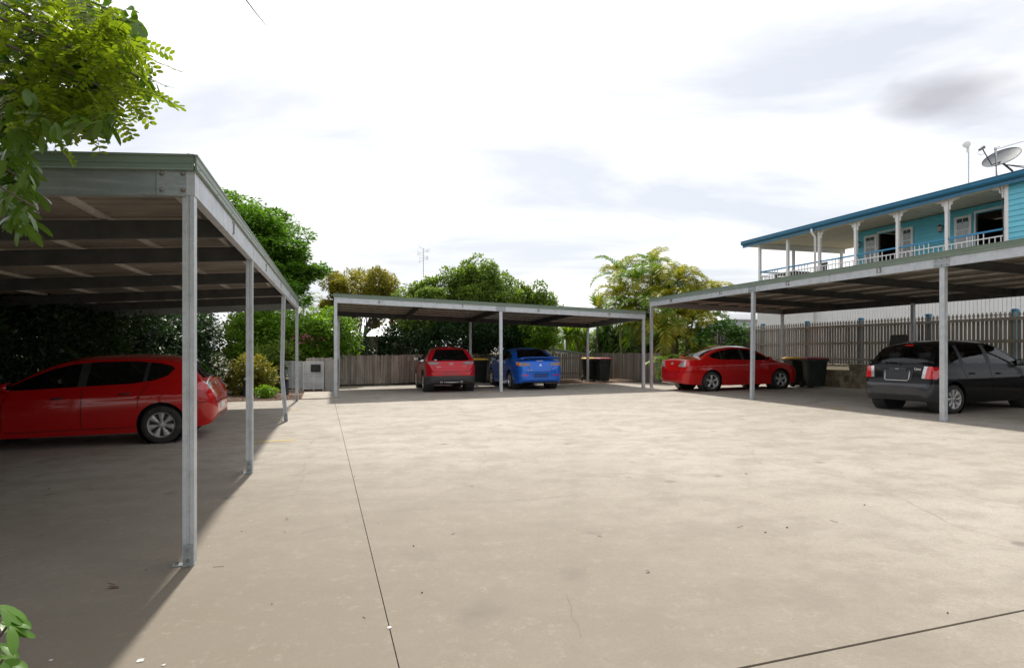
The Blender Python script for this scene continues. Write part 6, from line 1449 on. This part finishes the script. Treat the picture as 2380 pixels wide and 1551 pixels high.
def palm(name, label, crowns, mats, base, nf, flen, group=None, cane=True, ll=.6, nleaf=34, lw=.026, droop=1.7, els=(.35, 1.35)):
    base = Vector(base); root = empty(name, base, 0, label, 'palm', group)
    for ci, (foot, top) in enumerate(crowns):
        foot = Vector(foot); top = Vector(top); mb = MB(); pts = limb(mb, foot - Vector((0, 0, .05)), top, .055, .035, n=6, wob=.03)
        st = mb.build('stem', M['cane'], root, True)
        az0 = random.uniform(0, 6.3)
        for k in range(nf):
            az = az0 + k * 2.4 + random.uniform(-.2, .2); el = els[0] + (els[1] - els[0]) * (k / max(1, nf - 1)) + random.uniform(-.1, .1)
            fp, Q = frond_mesh(top, az, el, flen * random.uniform(.8, 1.1), droop * random.uniform(.75, 1.2), nleaf, lw, ll)
            mb = MB(); mb.tube(fp, [.014 - .011 * i / 10 for i in range(11)], 5)
            for i in range(0, len(Q), 4): mb.add(Q[i:i + 4], [(0, 1, 2, 3)])
            mb.build('frond', mats[(k + ci) % len(mats)], root)
    return root
pb_ = G3(8.6, 29.0)
crs = []
for px, pyt, Y in ((1440, 690, 29), (1480, 660, 28.6), (1530, 650, 28.5), (1575, 655, 28), (1500, 715, 27.6), (1560, 705, 27.4), (1612, 690, 27.8), (1640, 690, 27.5), (1600, 745, 27), (1460, 725, 28.2), (1530, 760, 27.4), (1560, 790, 27.0), (1625, 740, 27.2), (1500, 770, 28.4), (1545, 690, 29.2)):
    t_ = at(px, pyt, Y); f_ = at(1560 + (px - 1540) * .45, 850, Y); f_.z = ground(f_.x, f_.y); crs.append((f_, t_))
palm('golden_palm', 'clump of golden cane palms arching beside the red saloon', crs, [M['leaf_palm'], M['leaf_palm'], M['leaf_palmg']], pb_, 11, 1.7, droop=1.9)
b_ = G3(5.3, 31)
palm('green_palm', 'green arching palm behind the number 9', [(G3(5.5, 31), at(1440, 640, 31)), (G3(6.6, 31), at(1515, 618, 31))], [M['leaf_palmg'], M['leaf_palm']], b_, 10, 1.7, ll=.55, droop=1.6)
palm('young_palm', 'low young palm frond clump between the paling fence and the red saloon', [(G3(6.0, 24.6), at(1545, 850, 24.6)), (G3(7.0, 25.2), at(1590, 845, 25.2))], [M['leaf_palmg']], G3(6.0, 24.6), 6, 1.15, ll=.32, nleaf=20, droop=1.8, els=(.3, 1.1))
palm('distant_palm', 'grey-green distant palm beyond the olive-yellow tree', [(G3(-13.6, 42), at(705, 715, 42))], [M['leaf_blue']], G3(-13.6, 42), 14, 2.2, ll=.7, lw=.02, droop=1.9, els=(-.1, 1.4))
# ---- yuccas
def rosette(c, n, ln, w, up=.35):
    d = unit(rng.normal(size=(n, 3)) + np.array([0, 0, up])); P = np.repeat(np.array([tuple(c)]), n, 0); l1 = ln * rng.uniform(.7, 1.15, n)[:, None]
    S_ = unit(np.cross(d, np.array([0, 0, 1.0]))); g = np.array([0, 0, -1.0])
    m1 = P + d * l1 * .55; tip = P + d * l1 + g * l1 * .10
    q1 = np.stack([P - S_ * w * .5, m1 - S_ * w * .55, m1 + S_ * w * .55, P + S_ * w * .5], 1); q2 = np.stack([m1 - S_ * w * .55, tip, tip, m1 + S_ * w * .55], 1)
    return np.concatenate([q1, q2], 1).reshape(-1, 3)
def yucca(label, base, heads, ln, m, group='spiky yuccas behind the paling fence', n=170):
    base = Vector(base); root = empty('yucca', base, 0, label, 'yucca', group)
    for h in heads:
        h = Vector(h); mb = MB(); limb(mb, base + (Vector((h.x, h.y, base.z)) - base) * .3, h, .09, .06, n=4); mb.build('stem', M['bark'], root, True)
        quads('leaf_rosette', rosette(h, n, ln, .075), m, root, origin=tuple(base))
for k, (px, heads, m_, Y, lab) in enumerate(((1290, [(1285, 785), (1318, 778)], 'leaf_yuccal', 34, 'lime yucca behind the white shed beside the vent pipe'), (1345, [(1340, 775), (1362, 790)], 'leaf_yuccal', 35, 'yellow-green yucca behind the shed roof'), (1400, [(1408, 772), (1395, 800), (1430, 788)], 'leaf_yucca', 33.6, 'dark green yucca with three heads behind the bins'), (1460, [(1450, 790), (1475, 770), (1462, 745)], 'leaf_yucca', 33, 'dark green yucca beside the palms behind the number 9'), (1390, [(1392, 712)], 'leaf_yuccal', 33, 'tall single-headed yucca rising above the beam near number 9'), (1500, [(1500, 815), (1520, 830)], 'leaf_yucca', 28, 'low dark yucca at the palm clump foot'))):
    b_ = at(px, 830, Y); b_.z = ground(b_.x, b_.y)
    yucca(lab, b_, [at(x, y, Y) for x, y in heads], 1.25 if m_ == 'leaf_yucca' else 1.05, M[m_])
for k, (px, Y, h, w, m_, lab) in enumerate(((1300, 37, 2.9, 1.7, 'leaf_lime', 'lime-green bush behind the white shed'), (1385, 37.5, 2.7, 1.7, 'leaf_mid', 'mid-green bush behind the yuccas and the bins'), (1465, 36.5, 2.9, 1.6, 'leaf_palmg', 'yellowish bush between the yuccas and the palms'), (1540, 33, 2.6, 1.6, 'leaf_palmg', 'dense yellowish bush inside the palm clump'), (1600, 31, 2.2, 1.4, 'leaf_mid', 'green bush behind the palm stems'))):
    p = at(px, 830, Y); p.z = ground(p.x, p.y)
    tree('garden_bush', lab, p, (p.x, p.y, h * .5), .05, clumps_in((p.x, p.y, h * .52), (w, .9, h * .5), 34, .5), 330, .18, M[m_], .4, -.2, .6, 'garden bushes beyond the fence corner', 'bush', limbs=False)
# ---- broad-leaved shrub beside the red saloon
base = at(1672, 850, 26.2); base.z = ground(base.x, base.y)
bs = empty('broad_leaf_shrub', base, 0, 'broad-leaved glossy green shrub behind the roof of the red saloon', 'shrub')
mb = MB(); heads = []
for k in range(64):
    d = Vector((random.uniform(-1, 1), random.uniform(-.6, .6), random.uniform(-.5, 1))).normalized(); h = Vector((base.x + .05, base.y, 1.75)) + Vector((d.x * 1.15, d.y * .9, d.z * 1.05)) * random.uniform(.7, 1); heads.append(h)
for h in heads[:20]: limb(mb, base + Vector((0, 0, .1)), h, .03, .012, n=4)
mb.build('stem', M['bark'], bs, True)
bl6 = MB()
bl6.add([(0, 0, 0), (.10, .035, -.02), (.22, .05, -.03), (.32, 0, -.08), (.22, -.05, -.03), (.10, -.035, -.02), (.12, 0, .0), (.23, 0, -.005)], [(0, 1, 6), (0, 6, 5), (1, 2, 7, 6), (6, 7, 4, 5), (2, 3, 7), (7, 3, 4)])
nl_ = 0
proto = bl6.build('leaf', M['leaf_big'], bs, local=True); proto.location = (0, 0, .9)
for h in heads:
    for k in range(4):
        az = k * 1.57 + random.uniform(-.4, .4); o = bpy.data.objects.new('leaf', proto.data); col.objects.link(o); o.parent = bs; o.location = h - base; sc = random.uniform(.8, 1.25); o.scale = (sc, sc, sc); o.rotation_euler = (random.uniform(-.4, .4), random.uniform(-.35, .45), az)
qs = foliage((np.array([tuple(h) for h in heads]), np.full((64, 3), .28)), 26, .2, .4, -.1, .7); quads('inner_leaves', qs, M['leaf_big'], bs, origin=tuple(base))
tree('dark_shrub', 'dark shrub at the palm clump foot beside the picket fence', G3(9.0, 28.8), (9, 28.8, .8), .04, clumps_in((9.0, 28.8, 1.0), (1.4, .6, .9), 26, .4), 260, .13, M['leaf_mid'], .5, -.1, .7, cat='shrub', limbs=False)
# ---- lawn blades
nb = 5000; a_ = rng.random((nb, 2)); lp = np.array([tuple(la), tuple(lb), tuple(lc), tuple(ld)])
Pg = (lp[0] * ((1 - a_[:, :1]) * (1 - a_[:, 1:])) + lp[1] * (a_[:, :1] * (1 - a_[:, 1:])) + lp[2] * (a_[:, :1] * a_[:, 1:]) + lp[3] * ((1 - a_[:, :1]) * a_[:, 1:]))
Dg = rng.normal(size=(nb, 3)) * .4 + np.array([0, 0, 1.0])
tag(quads('grass', leaf_quads(Pg, Dg, .06, .14), M['grass']), 'short bright grass on the small lawn beyond the carport', 'grass', kind='stuff')
# ---- the tree over the camera's left shoulder
ot = empty('overhanging_tree', (-5.2, 1.2, ground(-5.2, 1.2)), 0, 'leafy branch of a street tree hanging over the near carport corner', 'tree')
tp = Vector((-5.2, 1.2, 0)); mb = MB(); limb(mb, tp, (-4.8, 1.5, 3.6), .18, .12, n=6)
mb.build('trunk', M['bark'], ot, True)
mb = MB(); tips = []
def obranch(p, q, r0, n=7): pts = limb(mb, p, q, r0, .004, sag=.12, n=n, wob=.05); return pts
fork = Vector((-4.8, 1.5, 3.6))
ends = [at(x, y, Y) for x, y, Y in ((330, 60, 3.2), (350, 190, 3.1), (300, 230, 3.0), (230, 310, 3.0), (160, 260, 3.2), (100, 320, 2.9), (60, 420, 2.8), (80, 480, 2.7), (250, 20, 3.4), (60, 120, 3.4), (150, 130, 3.5), (20, 250, 3.1), (280, 130, 3.3))]
allp = []
for e in ends:
    pts = obranch(fork, e, .02); allp.append(pts)
for e in ((-5.5, -.5, 4.6), (-3.6, .2, 4.9), (-2.6, .6, 4.4), (-6.0, 2.2, 4.8), (-4.4, 2.0, 5.4), (-3.2, 1.9, 4.6), (-6.5, .6, 4.2), (-3.4, -1.2, 4.6), (-1.5, -3.5, 4.8), (1.0, -4.0, 4.6), (-4.5, -3.0, 4.8)): obranch(fork, e, .06)
mb.build('branches', M['bark'], ot, True)
# feathery compound leaves: each spray is a rachis with paired oval leaflets
def spray_mesh(n, ln, lw):
    mb = MB(); mb.tube([(0, 0, 0), (ln * .5, 0, -ln * .05), (ln, 0, -ln * .22)], [.002, .0015, .001], 4)
    for i in range(n):
        t = .12 + .88 * i / (n - 1); c = Vector((ln * t, 0, -ln * (.05 * 2 * t if t < .5 else .05 + (t - .5) * .34)))
        for sg in (-1, 1):
            d = Vector((.45, sg * .9, -.12 + random.uniform(-.15, .15))).normalized(); l1 = lw * random.uniform(.85, 1.15); s_ = Vector((-d.y, d.x, 0)).normalized()
            mb.add([c, c + d * l1 * .3 + s_ * l1 * .2, c + d * l1 * .75 + s_ * l1 * .22, c + d * l1, c + d * l1 * .75 - s_ * l1 * .22, c + d * l1 * .3 - s_ * l1 * .2], [(0, 1, 2, 3, 4, 5)])
    return mb
def broad_mesh(ln):
    mb = MB(); w = ln * .17
    xs_ = [0, .15, .4, .7, .9, 1.0]; ws = [.05, .6, 1.0, .95, .6, .05]; dz = [0, .02, .0, -.06, -.12, -.17]
    L_ = [(x * ln, w * k, z * ln + .02 * ln * k) for x, k, z in zip(xs_, ws, dz)]; C_ = [(x * ln, 0, z * ln) for x, z in zip(xs_, dz)]; R_ = [(x * ln, -w * k, z * ln + .02 * ln * k) for x, k, z in zip(xs_, ws, dz)]
    v = L_ + C_ + R_; f = [(i, i + 1, 7 + i, 6 + i) for i in range(5)] + [(6 + i, 7 + i, 13 + i, 12 + i) for i in range(5)]
    mb.add(v, f); return mb
def scatter(name, mesh_builders, m, spots, parent, sc=(.8, 1.2), pitch=(-.2, .9)):
    protos = []
    for b_ in mesh_builders:
        o = b_.build(name, m, parent, True, local=True); protos.append(o.data); bpy.data.objects.remove(o)
    for k, p in enumerate(spots):
        o = bpy.data.objects.new(name, protos[k % len(protos)]); col.objects.link(o); o.parent = parent; o.location = Vector(p) - wloc(parent); s_ = random.uniform(*sc); o.scale = (s_, s_, s_)
        o.rotation_euler = (random.uniform(-.7, .7), random.uniform(*pitch), random.uniform(0, 6.3))
def region_pts(n, polys, Y0, Y1):
    out = []
    while len(out) < n:
        cx_, cy_, rx_, ry_ = random.choice(polys); a = random.uniform(0, 6.3); r = math.sqrt(random.random()); out.append(at(cx_ + rx_ * r * math.cos(a), cy_ + ry_ * r * math.sin(a), random.uniform(Y0, Y1)))
    return out
rd1 = region_pts(290, [(110, 60, 150, 95), (110, 60, 150, 95), (110, 170, 150, 90), (230, 90, 85, 80), (270, 180, 55, 50), (90, 250, 70, 45), (190, 235, 60, 30)], 2.7, 3.5)
scatter('leaf_spray', [spray_mesh(9, .19, .04), spray_mesh(10, .22, .038), spray_mesh(8, .16, .042)], M['leaf_over'], rd1, ot)
rd2 = region_pts(205, [(30, 330, 32, 45), (38, 395, 42, 50), (45, 455, 45, 35), (48, 505, 22, 22), (110, 285, 40, 28), (195, 285, 62, 24), (248, 268, 25, 20), (60, 250, 60, 60)], 2.6, 3.1)
rd2 += region_pts(70, [(345, 175, 22, 26), (320, 110, 25, 50), (300, 40, 24, 40), (260, 120, 60, 80), (190, 120, 90, 90)], 3.0, 3.6)
scatter('leaf', [broad_mesh(.105), broad_mesh(.085), broad_mesh(.095)], M['leaf_over2'], rd2, ot, pitch=(.1, 1.2))
fill = region_pts(4200, [(90, 60, 140, 100), (110, 160, 140, 90), (215, 90, 90, 85), (255, 175, 55, 45), (60, 240, 75, 60), (30, 330, 32, 60), (35, 430, 35, 60), (185, 245, 60, 35)], 3.2, 4.0)
fq = leaf_quads(np.array([tuple(p) for p in fill]), rng.normal(size=(4200, 3)) + np.array([.2, 0, -.5]), .075, .5, up=np.array([0, 0, 1.0])); o = quads('inner_leaves', fq, M['leaf_over2'], ot, origin=tuple(ot.location)); o['kind'] = 'stuff'
# unseen crown, enlarged over and behind the camera to block sky light
oc = cat_cl(clumps_in((-4.8, .6, 5.0), (2.6, 2.4, 1.1), 60, .45, .7), clumps_in((-5.2, -2.2, 4.6), (4.0, 2.8, 2.6), 150, .7, .8), clumps_in((-7.6, .2, 3.6), (1.6, 3.0, 2.4), 70, .6, .8), clumps_in((-.8, -4.2, 4.9), (4.6, 2.4, 2.4), 120, .75, .8))
keepm = np.array([not (c[1] + .8 > .4 and (c[2] - .8 - EYE) / (c[1] + .9) < .66 and (c[0] + .9) / (c[1] + .9) > -.9) for c in oc[0]])
o = quads('sky_block_crown', foliage((oc[0][keepm], oc[1][keepm]), 170, .17, .5, -.2, .6), M['leaf_over2'], ot, origin=tuple(ot.location)); o['kind'] = 'stuff'
# hanging twig
tw = MB(); tw.tube([at(560, -40, 3.0), at(572, 0, 3.0), at(596, 32, 3.0), at(618, 58, 3.0)], [.004, .003, .0022, .0012], 5)
q_ = at(560, -40, 3.0)
tw.tube([fork, Vector((-3.0, 2.6, 3.9)), q_ + Vector((-.3, 0, .12)), q_], [.03, .015, .007, .004], 6)
tw.build('hanging_twig', M['bark'], ot)
# plant at the camera's left foot
fp_ = Vector((-2.0, 1.9, ground(-2.0, 1.9))); fpl = empty('garden_plant', fp_, 0, 'glossy green plant at the near edge of the concrete', 'plant')
mb = MB()
for e in ((1, 1425, 1.95), (20, 1450, 1.9), (8, 1530, 1.85), (-20, 1480, 1.9)): limb(mb, fp_, at(*e), .012, .004, n=4)
mb.build('stem', M['bark'], fpl, True)
M['leaf_foot'] = leafmat('glossy_lance_leaf', (0.05, 0.13, 0.015), (0.11, 0.24, 0.025), rough=.38, trans=.35)
pts = region_pts(22, [(4, 1412, 12, 12), (10, 1450, 16, 22), (-6, 1500, 14, 30), (0, 1535, 14, 14)], 1.8, 2.0)
protos = []
for ln in (.075, .09):
    o = broad_mesh(ln).build('leaf', M['leaf_foot'], fpl, True, local=True); protos.append(o.data); bpy.data.objects.remove(o)
for k, p in enumerate(pts):
    o = bpy.data.objects.new('leaf', protos[k % 2]); col.objects.link(o); o.parent = fpl; o.location = p - fp_; o.rotation_euler = (random.uniform(-.5, .5), random.uniform(0, .8), random.uniform(-1.2, 1.0))
# fallen leaves on the concrete
M['dry'] = noisy('dry_leaf', (0.10, 0.05, 0.025), (0.16, 0.08, 0.03), 20, 0.8); M['dropp'] = noisy('bird_dropping', (0.75, 0.75, 0.74), (0.6, 0.6, 0.58), 30, 0.8); M['petal'] = bsdf('yellow_petal', (0.75, 0.45, 0.02), .6)[0]
lf = broad_mesh(.07)
LEAFLAB = ['large dry brown leaf on the shaded concrete beside the nearest post foot', 'dry leaf on the shaded concrete beside the red hatchback', 'dry leaf on the sunlit concrete between the carport shadow and the long joint', 'dry leaf lying beside the long joint', 'dry leaf on the shaded concrete between the post and the glossy plant'] + ['small dry leaf lying on the open sunlit concrete'] * 5
for k, (px, py) in enumerate(((250, 1366), (118, 1135), (672, 1205), (781, 1022), (100, 1245), (1400, 1245), (660, 1236), (1730, 1100), (1100, 1130), (1500, 1330))):
    p = gp(px, py); mb = MB(); a = random.uniform(0, 6); s_ = random.uniform(.5, 1.1) * (1.3 if k == 0 else .7)
    mb.add([(p.x + (x * math.cos(a) - y * math.sin(a)) * s_, p.y + (x * math.sin(a) + y * math.cos(a)) * s_, p.z + .012 + z * s_) for x, y, z in lf.v], lf.f); mb.build('fallen_leaf', M['dry'], None, origin=tuple(p))
    tag(bpy.context.scene.collection.objects[-1], LEAFLAB[k], 'leaf', 'fallen leaves')
